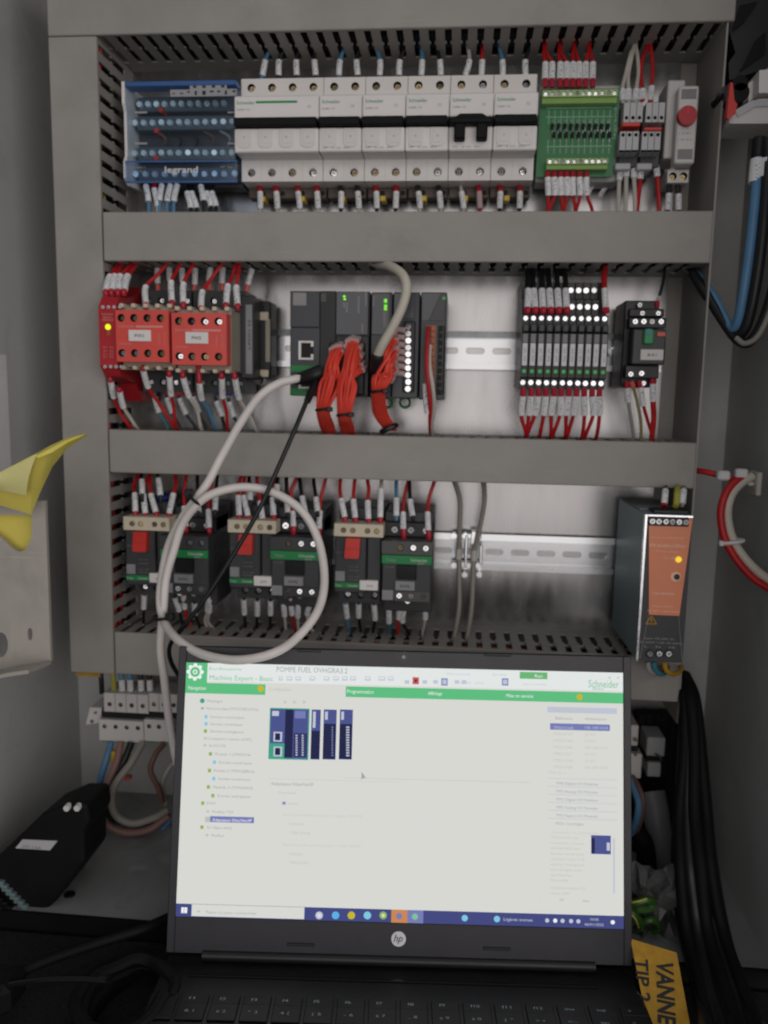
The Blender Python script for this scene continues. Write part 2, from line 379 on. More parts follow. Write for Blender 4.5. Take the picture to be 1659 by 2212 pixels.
WC={'r':('w_red','red'),'k':('w_black','black'),'b':('w_blue','blue'),'t':('w_teal','teal'),'w':('w_white','white'),'g':('w_grey','grey'),'o':('w_orange','orange-red'),
    'y':('w_yellow','yellow-green'),'n':('w_brown','brown'),'p':('w_pink','pale brown'),'h':('w_khaki','olive')}
def wire(col,pts,label,group=None,r=1.45,fer='r',mark=True,mr=2.75,cat='wire',mmat='marker',n=8):
    """pts: terminal, marker start, marker end, ..., duct"""
    pts=[Vector(p) for p in pts]; m,cn=WC[col]
    t=thing('wire',label,cat,pts[0],group); k=5
    path=catmull(pts,k); MB().tube(path,r,n=n,smooth=False).build('insulation',m,t,smooth=True)
    if fer: MB().tube(path[0:k+1],r+.75,n=n,smooth=False).build('ferrule',FER[fer],t,smooth=True)
    if mark: MB().tube(path[k:2*k+1],mr,n=10,smooth=False).build('marker_sleeve',mmat,t,smooth=True)
    return t

# ---------------------------------------------------------------- the cabinet
XL,XR,XO=0.0,521.0,-43.0
ZT,ZA1,ZB1,ZA2,ZB2,ZA3,ZB3=145.0,0.0,-40.8,-189.5,-228.0,-379.0,-419.0
D=-80.0
WLX,WRX,BY,ZFL,ZRF=-92.0,578.0,32.0,-598.0,330.0
MB().box(WLX-2,WRX+2,BY,BY+2,ZFL-2,ZRF).build('cabinet_back_wall','wall',kind='structure')
MB().box(WLX-2,WLX,-182,BY,ZFL,ZRF).build('cabinet_left_wall','wall',kind='structure')
MB().box(WRX,WRX+2,-300,BY,ZFL,ZRF).build('cabinet_right_wall','wall',kind='structure')
MB().box(WLX,WRX,-182,BY,ZRF,ZRF+2).build('unseen_cabinet_roof','wall',kind='structure')  # unseen roof, added to darken the upper panel
b=MB(); b.box(WLX,WRX,-182,BY,ZFL-2,ZFL)
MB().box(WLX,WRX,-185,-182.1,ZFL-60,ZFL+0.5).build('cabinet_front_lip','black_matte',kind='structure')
b.build('cabinet_floor','floor',kind='structure')
MB().box(-400,900,-620,-190,-640,-612).build('work_surface','work_top',kind='structure')
b=MB(); b.box(-60,505,-1.5,0,-432,ZRF-30)
b.build('mounting_plate','plate',label='bright brushed metal mounting plate behind the grey ducts and devices',cat='mounting plate')
b=MB(); b.box(XR-1.5,XR,D+1,26,-440,ZT+40,); b.box(505.5,XR-1.6,2,4,-440,ZT+40)
b.build('side_flange','duct',label='plain grey upright flange closing the right side beside the ducts',cat='flange')

# slotted wiring ducts
PITCH=13.45; SLW=5.8
def slots(lo,hi,off=0):
    a=[]; x=lo+5+off
    while x<hi-5: a.append(x); x+=PITCH
    return a
def slot_wall(mb,lo,hi,put,th=1.4,off=0):
    """put(a0,a1,y0,y1) adds one bar of the wall; a runs along the duct"""
    ss=slots(lo,hi,off); prev=lo
    put(lo,hi,D+1.2,D+3.0); put(lo,hi,-22,-1.6)
    for c in ss:
        put(prev,c-SLW/2,D+3.0,-22); put(c-SLW/2,c-1.6,-52,-48.5); put(c+1.6,c+SLW/2,-52,-48.5); prev=c+SLW/2
    put(prev,hi,D+3.0,-22); return ss
TOPS=slots(XL,XR)
def hduct(z0,z1,x0,x1,label,walls='both'):
    t=thing('wiring_duct',label,'wiring duct',((x0+x1)/2,0,z0),'grey slotted wiring ducts')
    b=MB(); b.box(x0,x1,-1.5-1.4,-1.6,z0+1.5,z1-1.5); b.build('back','duct_inner',t)
    b=MB(); b.box(x0,x1,D-1.2,D+.9,z0-.3,z1+.3,b=.8); b.box(x0,x1,D+.9,D+7,z1-2.6,z1-1.6); b.box(x0,x1,D+.9,D+7,z0+1.6,z0+2.6); b.build('cover','duct',t)
    if walls in('both','bottom'):
        b=MB(); slot_wall(b,x0,x1,lambda a0,a1,y0,y1:b.box(a0,a1,y0,y1,z0,z0+1.4)); b.build('slotted_side','duct',t)
    if walls in('both','top'):
        b2=MB(); slot_wall(b2,x0,x1,lambda a0,a1,y0,y1:b2.box(a0,a1,y0,y1,z1-1.4,z1)); b2.build('slotted_side','duct',t)
    if walls=='bottom': MB().box(x0,x1,D+1,-3,z1-1.4,z1).build('unseen_top_side','duct',t)  # unseen solid top, added to keep light out behind the slots
    return t
hduct(ZT,ZT+62,XO,XR+4,'grey slotted wiring duct running along the very top above the breakers','bottom')
hduct(ZB1,ZA1,XL+1,XR-1.8,'grey slotted wiring duct between the breaker row and the red contactors')
hduct(ZB2,ZA2,XL+1,XR-1.8,'grey slotted wiring duct between the controller row and the motor starters')
hduct(ZB3,ZA3,XL+1,XR-1.8,'lowest grey slotted wiring duct, mostly hidden behind the laptop screen')
t=thing('wiring_duct','upright grey slotted wiring duct along the left of the panel','wiring duct',(XO/2,0,ZB3),'grey slotted wiring ducts')
zlo,zhi=ZB3-1,ZT-1.0
b=MB(); b.box(XO,XL-.3,D-1.2,D+.9,zlo,zhi,b=.8); b.box(XO+1.5,XO+2.5,D+.9,D+7,zlo,zhi); b.build('cover','duct',t)
b=MB(); slot_wall(b,zlo,zhi,lambda a0,a1,y0,y1:b.box(XL-1.6,XL-.3,y0,y1,a0,a1)); b.build('slotted_side','duct',t)
b=MB(); b.box(XO,XO+1.4,D+1,-1.6,zlo,zhi); b.box(XO+1.4,XL-1.7,-3.1,-1.7,zlo,zhi); b.build('back','duct_inner',t)
# wires lying inside the ducts, seen through the slots
def run(col,pts,label,r=1.6,group='wires lying in the ducts'):
    t=MB(); t.tube(pts,r,n=6,k=4); return t.build('wire',WC[col][0],smooth=True,label=label,cat='wire',group=group)
def wob(x0,x1,y,z,n=8,a=3): return [(x0+(x1-x0)*i/n,y+random.uniform(-a,a),z+random.uniform(0,a)) for i in range(n+1)]
run('y',wob(290,420,-70,ZT+6),'yellow-green wire lying in the top duct above the right-hand breakers',2.2)
run('h',wob(260,440,-64,ZT+8),'olive wire lying deeper in the top duct above the breakers',2.2)
run('r',wob(150,330,-66,ZT+9),'red wire lying in the top duct above the middle breakers')
run('k',wob(20,500,-45,ZT+12),'black wire running the full length of the top duct',2)
run('b',wob(200,470,-35,ZT+10),'blue wire lying at the back of the top duct')
def wobz(z0,z1,y,x,n=10,a=3): return [(x+random.uniform(-a,a),y+random.uniform(-a,a),z0+(z1-z0)*i/n) for i in range(n+1)]
run('r',wobz(-410,140,-68,-6),'red wire running up inside the left duct nearest its slots')
run('r',wobz(-400,-240,-50,-8),'red wire inside the left duct beside the motor starters')
run('y',wobz(-60,130,-62,-9),'yellow-green wire inside the left duct beside the blue block')
run('w',wobz(20,140,-72,-7),'white wire inside the left duct in its top corner')
run('k',wobz(-410,140,-40,-12),'black wire at the back of the left duct',2.2)
run('r',wob(10,480,-60,ZA3-8),'red wire lying in the lowest duct behind the laptop')
run('w',wob(10,500,-45,ZA3-7),'white wire lying in the lowest duct')
run('k',wob(10,500,-30,ZA3-12),'black wire lying in the lowest duct',2.2)
run('k',wob(10,500,-50,ZA1-30),'black wire lying in the duct under the breakers',2.2)
run('k',wob(10,500,-50,ZA2-14),'black wire lying in the duct above the motor starters',2.2)

for j,(zc,nm) in enumerate(((ZT+14,'the top duct'),(ZA1-16,'the duct under the breakers'),(ZB1+14,'the duct above the controller'),(ZA2-15,'the duct under the controller'),(ZB2+14,'the duct above the motor starters'),(ZA3-16,'the lowest duct'))):  # filler cables added behind the slots so the ducts look dark inside
    for q,(yy,w_) in enumerate(((-70,'front'),(-57,'second'),(-44,'middle'),(-31,'fourth'),(-18,'rear'))):
        run('k',wob(6,514,yy,zc+(2 if q%2 else -2)*(1 if j%2 else 1),14,1.5),f'added black filler cable darkening {nm}, {w_} one',7.4,'black filler cables added to darken the ducts')
for q,(yy,w_) in enumerate(((-70,'front'),(-57,'second'),(-44,'middle'),(-31,'fourth'),(-18,'rear'))): run('k',wobz(ZB3+3,ZT-4,yy,-17,16,1.5),f'added black filler cable darkening the upright left duct, {w_} one',7.4,'black filler cables added to darken the ducts')

# DIN rails
def rail(zc,x0,x1,label,ovals):
    t=thing('din_rail',label,'din rail',((x0+x1)/2,0,zc-17.5),'metal mounting rails')
    b=MB(); pr=[(-1.6,zc-13),(-9.2,zc-13),(-9.2,zc-17.5),(-10.2,zc-17.5),(-10.2,zc-12),(-2.7,zc-12)]
    b.prism(pr,'x',x0,x1); b.build('flange','rail',t); b=MB()
    b.prism([(-1.6,zc+13),(-9.0,zc+13),(-8.0,zc+17.5),(-9.0,zc+18),(-10.2,zc+12),(-2.7,zc+12)],'x',x0,x1); b.build('flange','rail',t)
    b=MB()
    if ovals:
        pit=25.0; n=int((x1-x0)/pit); 
        for i in range(n):
            a=x0+i*pit; c=a+pit/2; hw,hh=9,3.1; e=[];o=[]
            for j in range(20):
                th=2*math.pi*(j+.5)/20; cx=(hw-hh) if math.cos(th)>0 else -(hw-hh)
                e.append((c+cx+hh*math.cos(th),zc+hh*math.sin(th)))
                cc,ss=math.cos(th),math.sin(th); k=min((pit/2)/abs(cc),12/abs(ss)); o.append((c+cc*k,zc+ss*k))
            b.add([(p[0],-4.2,p[1]) for p in o]+[(p[0],-4.2,p[1]) for p in e]+[(p[0],-1.7,p[1]) for p in e],[[j,(j+1)%20,20+(j+1)%20,20+j] for j in range(20)]+[[20+j,20+(j+1)%20,40+(j+1)%20,40+j] for j in range(20)])
            for X in (a,a+pit):
                for sg in (-1,1):
                    cand=[p for p in o if abs(p[0]-X)<1e-6 and (p[1]-zc)*sg>0]; cand2=[p for p in o if abs(abs(p[1]-zc)-12)<1e-6 and (p[1]-zc)*sg>0]
                    if cand and cand2:
                        p=max(cand,key=lambda p:(p[1]-zc)*sg); q=min(cand2,key=lambda q:abs(q[0]-X))
                        b.add([(p[0],-4.2,p[1]),(q[0],-4.2,q[1]),(X,-4.2,zc+12*sg)],[(0,1,2)])
        b.box(x0+n*pit,x1,-4.2,-1.7,zc-12,zc+12)
    else: b.box(x0,x1,-4.2,-1.7,zc-12,zc+12)
    b.build('web','rail',t)
R1Z=P(800,290,-5).z; R2Z=pt(r3,100,825,-5).z; R3Z=pt(q3,560,455,-5).z
rail(R1Z,18,500,'metal rail behind the breakers in the top row',False)
rail(R2Z,18,502,'slotted metal rail across the controller row',True)
rail(R3Z,18,500,'slotted metal rail across the motor starter row',True)

# ================================================================= ROW 1
# white breakers
YS,YN=-46.0,-70.0
bx0=P(543,190,YS).x; pitch=(P(1137,180,YS).x-bx0)/13.0
zt=P(800,166,YS).z; zn1=P(800,203,YN).z; zh1=P(800,254,-74).z; zh0=P(800,268,-74).z; zn0=P(800,327,YN).z; zbt=P(800,391,YS).z
zs1=P(800,186,YS).z; zs0=P(800,372,YS).z
BRK=[(0,4,0,'four-pole white breaker with one long black toggle bar, leftmost of the breakers'),
 (4,2,0,'two-pole white breaker right beside the four-pole one'),(6,2,0,'two-pole white breaker, second to the right of the four-pole one'),
 (8,2,0,'two-pole white breaker just left of the one with two black levers'),(10,2,1,'two-pole white breaker with two black levers hanging from its toggle'),
 (12,2,0,'two-pole white breaker standing next to the green circuit board')]
for i0,n,style,lab in BRK:
    x0=bx0-pitch/2+i0*pitch+.25; x1=x0+n*pitch-.5; xs=[bx0+(i0+k)*pitch for k in range(n)]
    t=thing('circuit_breaker',lab,'circuit breaker',((x0+x1)/2,-10,zbt),'white circuit breakers in the top row')
    b=MB()
    b.box(x0,x1,-39.9,-11,zbt,zt)
    b.hblock(x0,x1,zn1-4,zt,YS,-39.9,xs,3.5,5,cz=zs1); b.hblock(x0,x1,zbt,zn0+4,YS,-39.9,xs,3.5,5,cz=zs0)
    b.box(x0,x1,YN,-39.8,zh1+1.2,zn1,b=1.0); b.box(x0,x1,YN,-39.8,zn0,zh0-1.2,b=1.0)
    b.box(x0+.5,x1-.5,-58,-39.8,zh0-1.4,zh1+1.4,mi=1)
    b.build('housing',['white_plastic','hole'],t)
    for k,x in enumerate(xs):
        screw(t,x,YS+4.6,zs1,2.7,'brass' if random.random()<.65 else 'zinc'); screw(t,x,YS+4.6,zs0,2.7,'zinc' if style or i0==12 or random.random()<.4 else 'brass')
        if k: MB().box(x-pitch/2-.25,x-pitch/2+.25,YS-.12,YS+.3,zbt+1,zn0-1).build('seam','white_dim',t)
        # print above lower screw
        b=MB()
        for j in range(4): b.box(x-4.3,x+4.3,YS-.15,YS+.2,zn0-5-j*1.5-.35,zn0-5-j*1.5)
        b.build('embossed_lines','white_dim',t)
        if not style:
            w=6.1; zt_=zh0-2.2; zb_=zh0-17; poly=[(x-w,zt_),(x-w,zb_+4)]
            poly+=[(x-w+4-4*math.cos(a),zb_+4-4*math.sin(a)) for a in [math.pi/2*j/4 for j in range(1,5)]]
            poly+=[(x+w-4+4*math.sin(a),zb_+4-4*math.cos(a)) for a in [math.pi/2*j/4 for j in range(0,5)]]+[(x+w,zt_)]
            iw=MB().prism(poly,'y',YN-.9,YN+.2).build('indicator_window','window_plastic',t)
            MB().box(x-w*.62,x+w*.62,YN-1.15,YN-.85,zb_+3,zt_-.5,b=.15).build('window_face','window_plastic',iw)
            text(iw,'O',(x,YN-1.2,zh0-9.5),1.6,'ink_grey',align='C')
    bar=MB()
    if not style:
        bar.box(x0+.8,x1-1.2,-75.5,-58,zh0-.5,zh1+1.0,b=.6); bar.box(x0+9,x0+15,-75,-70.1,zh1-.4,zh1+1.2,b=.4)
    else:
        bar.box(x0+.3,x1-.3,-78,-58,zh0-1.5,zh1-1,b=1.2)
        bar.prism([(x0+5,zh1-1.2),(x0+9,zh1+1.4),(x1-9,zh1+1.4),(x1-5,zh1-1.2)],'y',-77,-70.1)
        for x in xs: bar.box(x-4.6,x+4.6,-79,-60,zh0-14,zh0-1.4,b=1.2)
    bar.build('toggle','black_matte',t)
    text(t,'Schneider',(x0+2.5,YN,zn1-7.0),2.9,'ink_green',w=15.5)
    text(t,'iC60N  C2',(x0+2.5,YN,zn1-12.0),1.5,'ink_grey',w=11)
    text(t,'C2',(x1-8,YN,zn1-10.2),1.9,'ink_grey',align='C')
    if n==4: MB().box(x0+19,x0+55,YN-.25,YN+.1,zn1-6.2,zn1-4.4).build('green_line','ink_green',t)
    else:
        text(t,'NF   6 kA  IEC',(x0+3,YN,zn0+2.6),1.2,'ink_grey',w=24)
    # underside terminals
    b=MB(); b.box(x0+.4,x1-.4,-24,-11,zbt-9.5,zbt-.1,b=1); 
    for x in xs: b.cyl((x+5,-24.3,zbt-5),(x+5,-22,zbt-5),2.4,n=10,mi=1)
    b.build('terminal_foot',['brown','hole'],t)
    for x in xs[::2]: MB().box(x+pitch/2-5.5,x+pitch/2-.5,-33,-18,zbt-14,zbt-9.3,b=.6).build('rail_clip','yellow_clip',t)
ZBOT=zbt; 
# wires above
def snap(x,off=0):
    return min(TOPS,key=lambda s:abs(s-x))+off
cols='bkkkbkbkbkwrbk'
ux=[567,602,641,682,732,773,820,862,910,952,1005,1040,1086,1135]; lean=[7,1,-1,-3,3,-3,1,2,2,-2,10,2,-1,0]
for i,(u,c) in enumerate(zip(ux,cols)):
    a=P(u-3*(lean[i]>3),172,-34); m0=P(u,163,-35); m1=P(u+lean[i]*.9,130,-36); e0=P(u+lean[i]*1.6,112,-38); 
    e=Vector((snap(e0.x),-36,ZT+5)); e2=Vector((snap(e0.x)+random.uniform(-8,8),-44,ZT+12))
    wire(c,[a,m0,m1,e,e2],f'{WC[c][1]} wire with white marker rising from the breakers, {ORD[i]} from the left','wires above the breakers',fer=None,r=1.75)
cols='rrrrkkrrkkgrrr'
ux=[563,598,645,686,738,774,814,857,905,950,998,1036,1082,1124]
for i,(u,f) in enumerate(zip(ux,cols)):
    a=P(u-3,402,-30); m0=P(u-1,415,-31); m1=P(u+random.uniform(-3,5),452,-34); e=Vector((m1.x+random.uniform(-2,2),-40,ZA1-8))
    c='r' if i==11 else random.choice('wwk')
    wire(c,[a,m0,m1,e],f'wire with white marker dropping below the breakers, {ORD[i]} from the left','wires below the breakers',fer=None if f=='g' else f,r=1.6,mmat='sleeve_clear' if i==11 else 'marker')

# blue distribution block
x0,x1,_,_=RX(uu,268,172,514,397,-58); zT=P(390,176,-58).z; zB=P(390,395,-58).z
t=thing('distribution_block','clear blue distribution block with rows of screws, left end of the top row','distribution block',((x0+x1)/2,-10,zB))
b=MB(); b.box(x0+3,x1-3,-30,-11,zB+3,zT-3)
b.build('base','dark_grey',t)
rows=[(223,-42,11,300,482),(263,-46,12,290,500),(329,-46,12,290,500),(375,-46,11,291,505)]
for ri,(v,Y,n,ua,ub) in enumerate(rows):
    zc=P(390,v,Y).z; xa=P(ua,v,Y).x; xb=P(ub,v,Y).x
    MB().box(x0+6,x1-6,Y+3,-29,zc-6,zc+6,b=.8).build('terminal_bar','dist_blue',t)
    for k in range(n):
        x=xa+(xb-xa)*k/(n-1); screw(t,x,Y+3,zc,2.9,'zinc_blue',h=2.4,slot=False)
for v,uo in ((240,350),(285,341),(344,341)):
    p=P(uo,v,-40); MB().cyl((p.x,-30,p.z),(p.x,-44,p.z),2.2,n=10).build('red_plug','red_part',t,smooth=True)
for k in range(6):
    xa=x0+25+k*15; za=P(390,300,-38).z
    MB().tube([(xa,-32,za-9),(xa+6,-40,za),(xa-5,-38,za+8),(xa+10,-32,za+13)],1.1,n=6).build('inner_wire',random.choice(['w_black','w_black','w_brown','w_grey']),t,smooth=True)
for xa,xb,nm in ((x0-.5,x0+2.2,'l'),(x1-2.2,x1+.2,'r')):
    b=MB(); b.prism([(-11,zB+2),(-52,zB-1),(-60,zB+4),(-60,zB+18),(-56,zB+24),(-56,zT-24),(-60,zT-18),(-60,zT),(-11,zT+2)],'x',xa,xb); b.build('end_plate','white_plastic' if nm=='l' else 'clear_blue',t)
b=MB(); b.box(x0+2.3,x1-2.3,-58.5,-57.3,zB+18.6,zT-4,b=.4); b.build('clear_cover','clear_blue',t)
zl=P(390,349,-60).z
b=MB(); b.box(x0+1.5,x1+.8,-62.5,-60.8,zB-1,zl,b=.5); b.build('lower_cover','clear_dark',t)
MB().box(x0+2,x1-1,-59.5,-46,zT-4,zT+.2,b=.6).build('top_edge','blue_paint',t)
MB().box(x0+2,x1+.6,-62.9,-62.55,zl-1.2,zl+.1).build('cover_edge','blue_paint',t)
MB().box(x0+2,x1+.6,-62.9,-62.55,zB-1,zB+.4).build('cover_edge','blue_paint',t)
text(t,'legrand',(P(392,372,-63).x,-63,P(392,373,-63).z),5.4,'ink_white',w=30,align='C',bold=.018)
text(t,'125 A  500 V',(x0+4,-63,zl-6.5),1.8,'ink_white_dim',w=17); text(t,'4 x 15 trous',(x0+4,-63,zl-9.5),1.8,'ink_white_dim',w=14); text(t,'IP 2x',(x1-14,-63,zl-6.5),1.8,'ink_white_dim',w=11)
b=MB(); sx0,sx1,sz0,sz1=RX(uu,368,193,512,208,-58.7); b.box(sx0,sx1,-58.95,-58.6,sz0,sz1); a0,a1,b0,b1=RX(uu,410,182,490,193,-58.7); b.box(a0,a1,-58.95,-58.6,b0+.05,b1); b.build('sticker','ink_white_dim',t)
b=MB()
for k in range(9):
    xx=sx0+2+(sx1-sx0-6)*k/8; b.box(xx,xx+random.uniform(1.5,3.4),-59.15,-59,sz0+1+random.choice([0,2]),sz0+2.0+random.choice([0,2.4]))
for k in range(4): xx=a0+3+(a1-a0-8)*k/3; b.box(xx,xx+3,-59.15,-59,b0+1.2,b1-1.2)
b.build('sticker_print','ink',t)
for v in (243,310):
    for ua,ub in ((291,318),(492,508)):
        a0,a1,b0,b1=RX(uu,ua,v-2,ub,v+2,-58.7); MB().box(a0,a1,-58.95,-58.6,b0,b1).build('row_label','ink_white_dim',t)
# wires below it
zz=zB
BW=[('b',865,1100,880,1195),('w',915,1120,935,1225),('b',960,1095,945,1190),('b',1010,1095,990,1195),('b',1050,1095,1030,1195),('k',1110,1140,1130,1235),('k',1135,1140,1165,1235),('k',1190,1100,1205,1190),('k',1225,1140,1250,1225),('k',1255,1140,1280,1225)]
for i,(c,ax,ay,bx,by) in enumerate(BW):
    m0=pt(z1,ax,ay,-38); m1=pt(z1,bx,by,-42); a=m0+Vector((-.5,4,7)); e=Vector((m1.x+1,-45,ZA1-10))
    wire(c,[a,m0,m1,e],f'{WC[c][1]} wire with white marker under the clear blue block, {ORD[i]} from the left','wires under the blue distribution block',fer='r' if i==1 else None,r=1.7)

# green diode board on a carrier
YB=-46.0
t=thing('diode_board','green circuit board with two terminal strips and rows of black diodes','circuit board',(P(1250,385,YB).x,-10,P(1250,385,YB).z))
cx0,cx1,cz0,cz1=RX(uu,1160,184,1342,402,-34); MB().box(cx0,cx1,-36,-11,cz0+3,cz1-1,b=1).build('carrier','grey_plastic',t)
px0,px1,pz0,pz1=RX(uu,1165,192,1336,382,YB); 
MB().prism([(px0-1.5,pz0),(px1-3,pz0),(px1,pz1),(px0,pz1)],'y',YB,YB+1.8).build('board','pcb',t)
def strip(ua,va,ub,vb,n):
    a0,a1,b0,b1=RX(uu,ua,va,ub,vb,YB-10)
    h=b1-b0; xs=[a0+(a1-a0)*(k+.5)/n for k in range(n)]
    b=MB(); b.hblock(a0,a1,b0+h*.45,b1,YB-11,YB-.2,xs,1.9,2,cz=b0+h*.72); b.box(a0,a1,YB-8,YB-.2,b0,b0+h*.45)
    o=b.build('terminal_strip',['pcb_term','pcb_light'],t)
    for x in xs: screw(t,x,YB-9.2,b0+h*.72,1.6,'zinc',h=.7)
    MB().box(a0,a1,YB-8.3,YB-7.9,b0+.3,b0+h*.4).build('strip_lip','pcb_light',t)
strip(1172,195,1334,221,12); strip(1181,343,1313,364,10)
for row,(v,ua,ub) in enumerate(((275,1193,1312),(293,1196,1316))):
    for k in range(10):
        p=P(ua+(ub-ua)*k/9,v,YB); dm=MB(); dm.cyl((p.x,YB-1.6,p.z-2.3),(p.x,YB-1.6,p.z+2.3),1.5,n=8); dm.cyl((p.x,YB-1.6,p.z-6),(p.x,YB-1.6,p.z+6),.35,n=6,mi=1)
        dm.build('diode',['black','zinc'],t,smooth=True)
b=MB()
for k in range(11):
    ua=1186+13.2*k
    for v0,v1 in ((238,252),(255,268),(302,316),(319,332)):
        p0=P(ua-(v0-240)*.03,v0,YB); p1=P(ua-(v0-240)*.03,v1,YB); b.box(p0.x-.25,p0.x+.25,YB-.25,YB-.05,p1.z,p0.z)
for v in (234,253.5,317,): 
    p0=P(1180,v,YB); p1=P(1322,v,YB); b.box(p0.x,p1.x,YB-.3,YB-.06,p0.z-.3,p0.z+.3)
b.build('silkscreen','silk',t)
text(t,'legrand',P(1330,300,YB-.2),3.2,'silk',right=(0,0,1),up=(-1,0,0),w=25)
def wtab(lst,cv,Y0,Y1,label,group,zend,fer='r',r=1.5,yend=-40,snapit=False,mr=2.75):
    """lst: (col, (a), (m0), (m1), (end)) in picture coordinates"""
    for i,row in enumerate(lst):
        c=row[0]; f=row[6] if len(row)>6 else fer; lab=label.format(c=WC[c][1],o=ORD[i])
        a=pt(cv,*row[1],Y0); m0=pt(cv,*row[2],Y0); m1=pt(cv,*row[3],Y0+(Y1-Y0)*.4); e=pt(cv,*row[4],Y1)
        e=Vector((snap(e.x) if snapit else e.x, Y1, e.z)); pts=[a,m0,m1]
        for q in (row[5] if len(row)>5 and row[5] else []): pts.append(pt(cv,*q,Y0+(Y1-Y0)*.7))
        pts.append(e)
        if zend is not None: pts.append(Vector((e.x,yend,zend)))
        wire(c,pts,lab,group,fer=f,r=r,mr=mr)
TW=[]
for k,(mx,tx) in enumerate(((955,950),(1005,955),(1065,1060),(1112,1065),(1160,1165),(1205,1170),(1255,1275),(1307,1280))):
    TW.append(('r',(mx+2,470),(mx,410),(mx+2,290),(tx+(6 if k%2 else 0),170),[(tx+(18 if k%2 else -4),230)]))
wtab(TW,z3,-52,-42,'red wire with white marker above the green board, {o} from the left','wires above the green board',ZT+10)
TW=[]
for k,(mx,tx) in enumerate(((975,975),(1022,985),(1070,1085),(1115,1095),(1160,1180),(1210,1185),(1262,1305))):
    TW.append(('r',(mx+2,1095),(mx,1135),(mx+5,1270),(tx,1385)))
wtab(TW,z3,-50,-45,'red wire with white marker under the green board, {o} from the left','wires under the green board',ZA1-8)

# two grey modular terminals with red bars
for (xa,xb,rb0,rb1,lab) in ((500,655,980,1015,'grey terminal module with white wires and a higher red bar, beside the green board'),(676,830,1020,1047,'grey terminal module with red wires and a lower red bar, beside the thermostat')):
    YF=-58; a0,a1,b0,b1=RX(z4,xa,815,xb,1212,YF); n=3; w=(a1-a0)/n; dx=pt(z4,xa-14,1210,YF).x-pt(z4,xa,820,YF).x
    t=thing('terminal_module',lab,'terminal block',((a0+a1)/2,-10,b0),'grey terminal modules by the thermostat')
    MB().box(a0,a1+1,-44,-11,b0-9,b1+2,b=.8).build('body','dark_grey',t)
    zu=pt(z4,xa,975,YF).z; zd=pt(z4,xa,1048,YF).z
    for k in range(n):
        xa_=a0+k*w; b=MB(); b.hblock(xa_+.25,xa_+w-.25,zu,b1,YF,-43.8,[xa_+w/2],1.5,3,cz=pt(z4,xa,940,YF).z)
        b.hblock(xa_+.25-2,xa_+w-.25-2,b0,zd,YF,-43.8,[xa_+w/2-2],1.5,3,cz=pt(z4,xa,1076,YF).z); b.build('segment',['grey_plastic','hole'],t)
    MB().box(a0-1,a1-2,YF-2,-44.2,pt(z4,xa,rb1,YF).z,pt(z4,xa,rb0,YF).z,b=.6).build('red_bar','red_part',t)
    MB().box(a0-3,a1-6,-50,-30,b0-12,b0-6.5,b=.8).build('foot','grey_plastic',t)
wtab([('w',(505,825),(500,805),(495,715),(590,365),[(520,600),(560,440)]),('w',(550,825),(545,805),(545,715),(600,362),[(545,600),(575,440)]),('w',(602,825),(602,805),(607,715),(605,360),[(625,580),(618,450)])],z4,-46,-40,'white wire curving up from the terminal modules, {o} from the left','white wires above the terminal modules',ZT+9,fer=None,r=1.6)
wtab([('r',(655,815),(655,800),(658,715),(690,400),[(645,600),(662,450)]),('r',(722,815),(722,805),(730,692),(722,350),[(738,520)])],z4,-46,-40,'red wire rising from the right terminal module, {o} from the left','red wires above the terminal modules',ZT+9,fer=None,r=1.7)
wtab([('w',(478,1275),(480,1295),(472,1440),(462,1680)),('w',(528,1270),(530,1290),(528,1410),(522,1680)),('w',(588,1270),(588,1290),(590,1420),(600,1680)),('r',(648,1275),(648,1295),(640,1430),(612,1690)),('r',(758,1275),(760,1290),(775,1410),(790,1690))],z4,-40,-44,'{c} wire with white marker below the terminal modules, {o} from the left','wires below the terminal modules',ZA1-8,fer=None,r=1.9)

# thermostat
YF=-60; a0,a1,b0,b1=RX(z4,932,682,1092,1305,YF)
t=thing('thermostat','tall pale grey thermostat with a red dial at the right end of the top row','thermostat',((a0+a1)/2,-10,pt(z4,940,1455,-46).z))
b=MB(); b.box(a0,a1,YF,-46,b0,b1,b=1.2); b.build('front','white_dim',t)
c0,c1,d0,d1=RX(z4,888,635,1060,1300,-46); b=MB(); b.box(a0-6,a1-8,-45.9,-11,d0+4,d1,b=1); b.build('housing','white_dim',t)
f0,f1,g0,g1=RX(z4,858,1355,1025,1457,-46); xs=[pt(z4,900,1400,-46).x,pt(z4,985,1400,-46).x]
b=MB(); b.hblock(f0,f1,g0,g1,-46,-14,xs,3.3,5); b.build('terminal_foot',['white_dim','hole'],t)
for x in xs: screw(t,x,-41.2,(g0+g1)/2,2.5,'brass')
kc=pt(z4,1006,934,YF); b=MB(); b.cyl((kc.x,YF,kc.z),(kc.x,YF-5,kc.z),8.0,7.6,n=28); dl=b.build('dial','red_relay',t,smooth=True)
MB().box(kc.x-.6,kc.x+.6,YF-5.3,YF-4.9,kc.z+1,kc.z+6.8).build('dial_pointer','red_part',dl)
for za,zb in ((715,785),(1195,1265)):
    for k in range(7):
        zz=pt(z4,1010,za+(zb-za)*k/6,YF).z; MB().box(a0+2,a1-2,YF-.25,YF+.1,zz-.45,zz+.45).build('vent_slot','mid_grey',t)
for zy,w in ((1030,6),(1070,10),(1120,12)): text(t,'0  20  40 C',(kc.x,YF,pt(z4,1000,zy,YF).z),1.4,'ink_grey',w=w,align='C')
wtab([('k',(872,1465),(868,1545),(855,1680),(850,1720)),('k',(940,1465),(945,1550),(945,1680),(945,1720))],z4,-38,-42,'black wire with white marker under the thermostat, {o} from the left','wires under the thermostat',ZA1-8,fer='k')
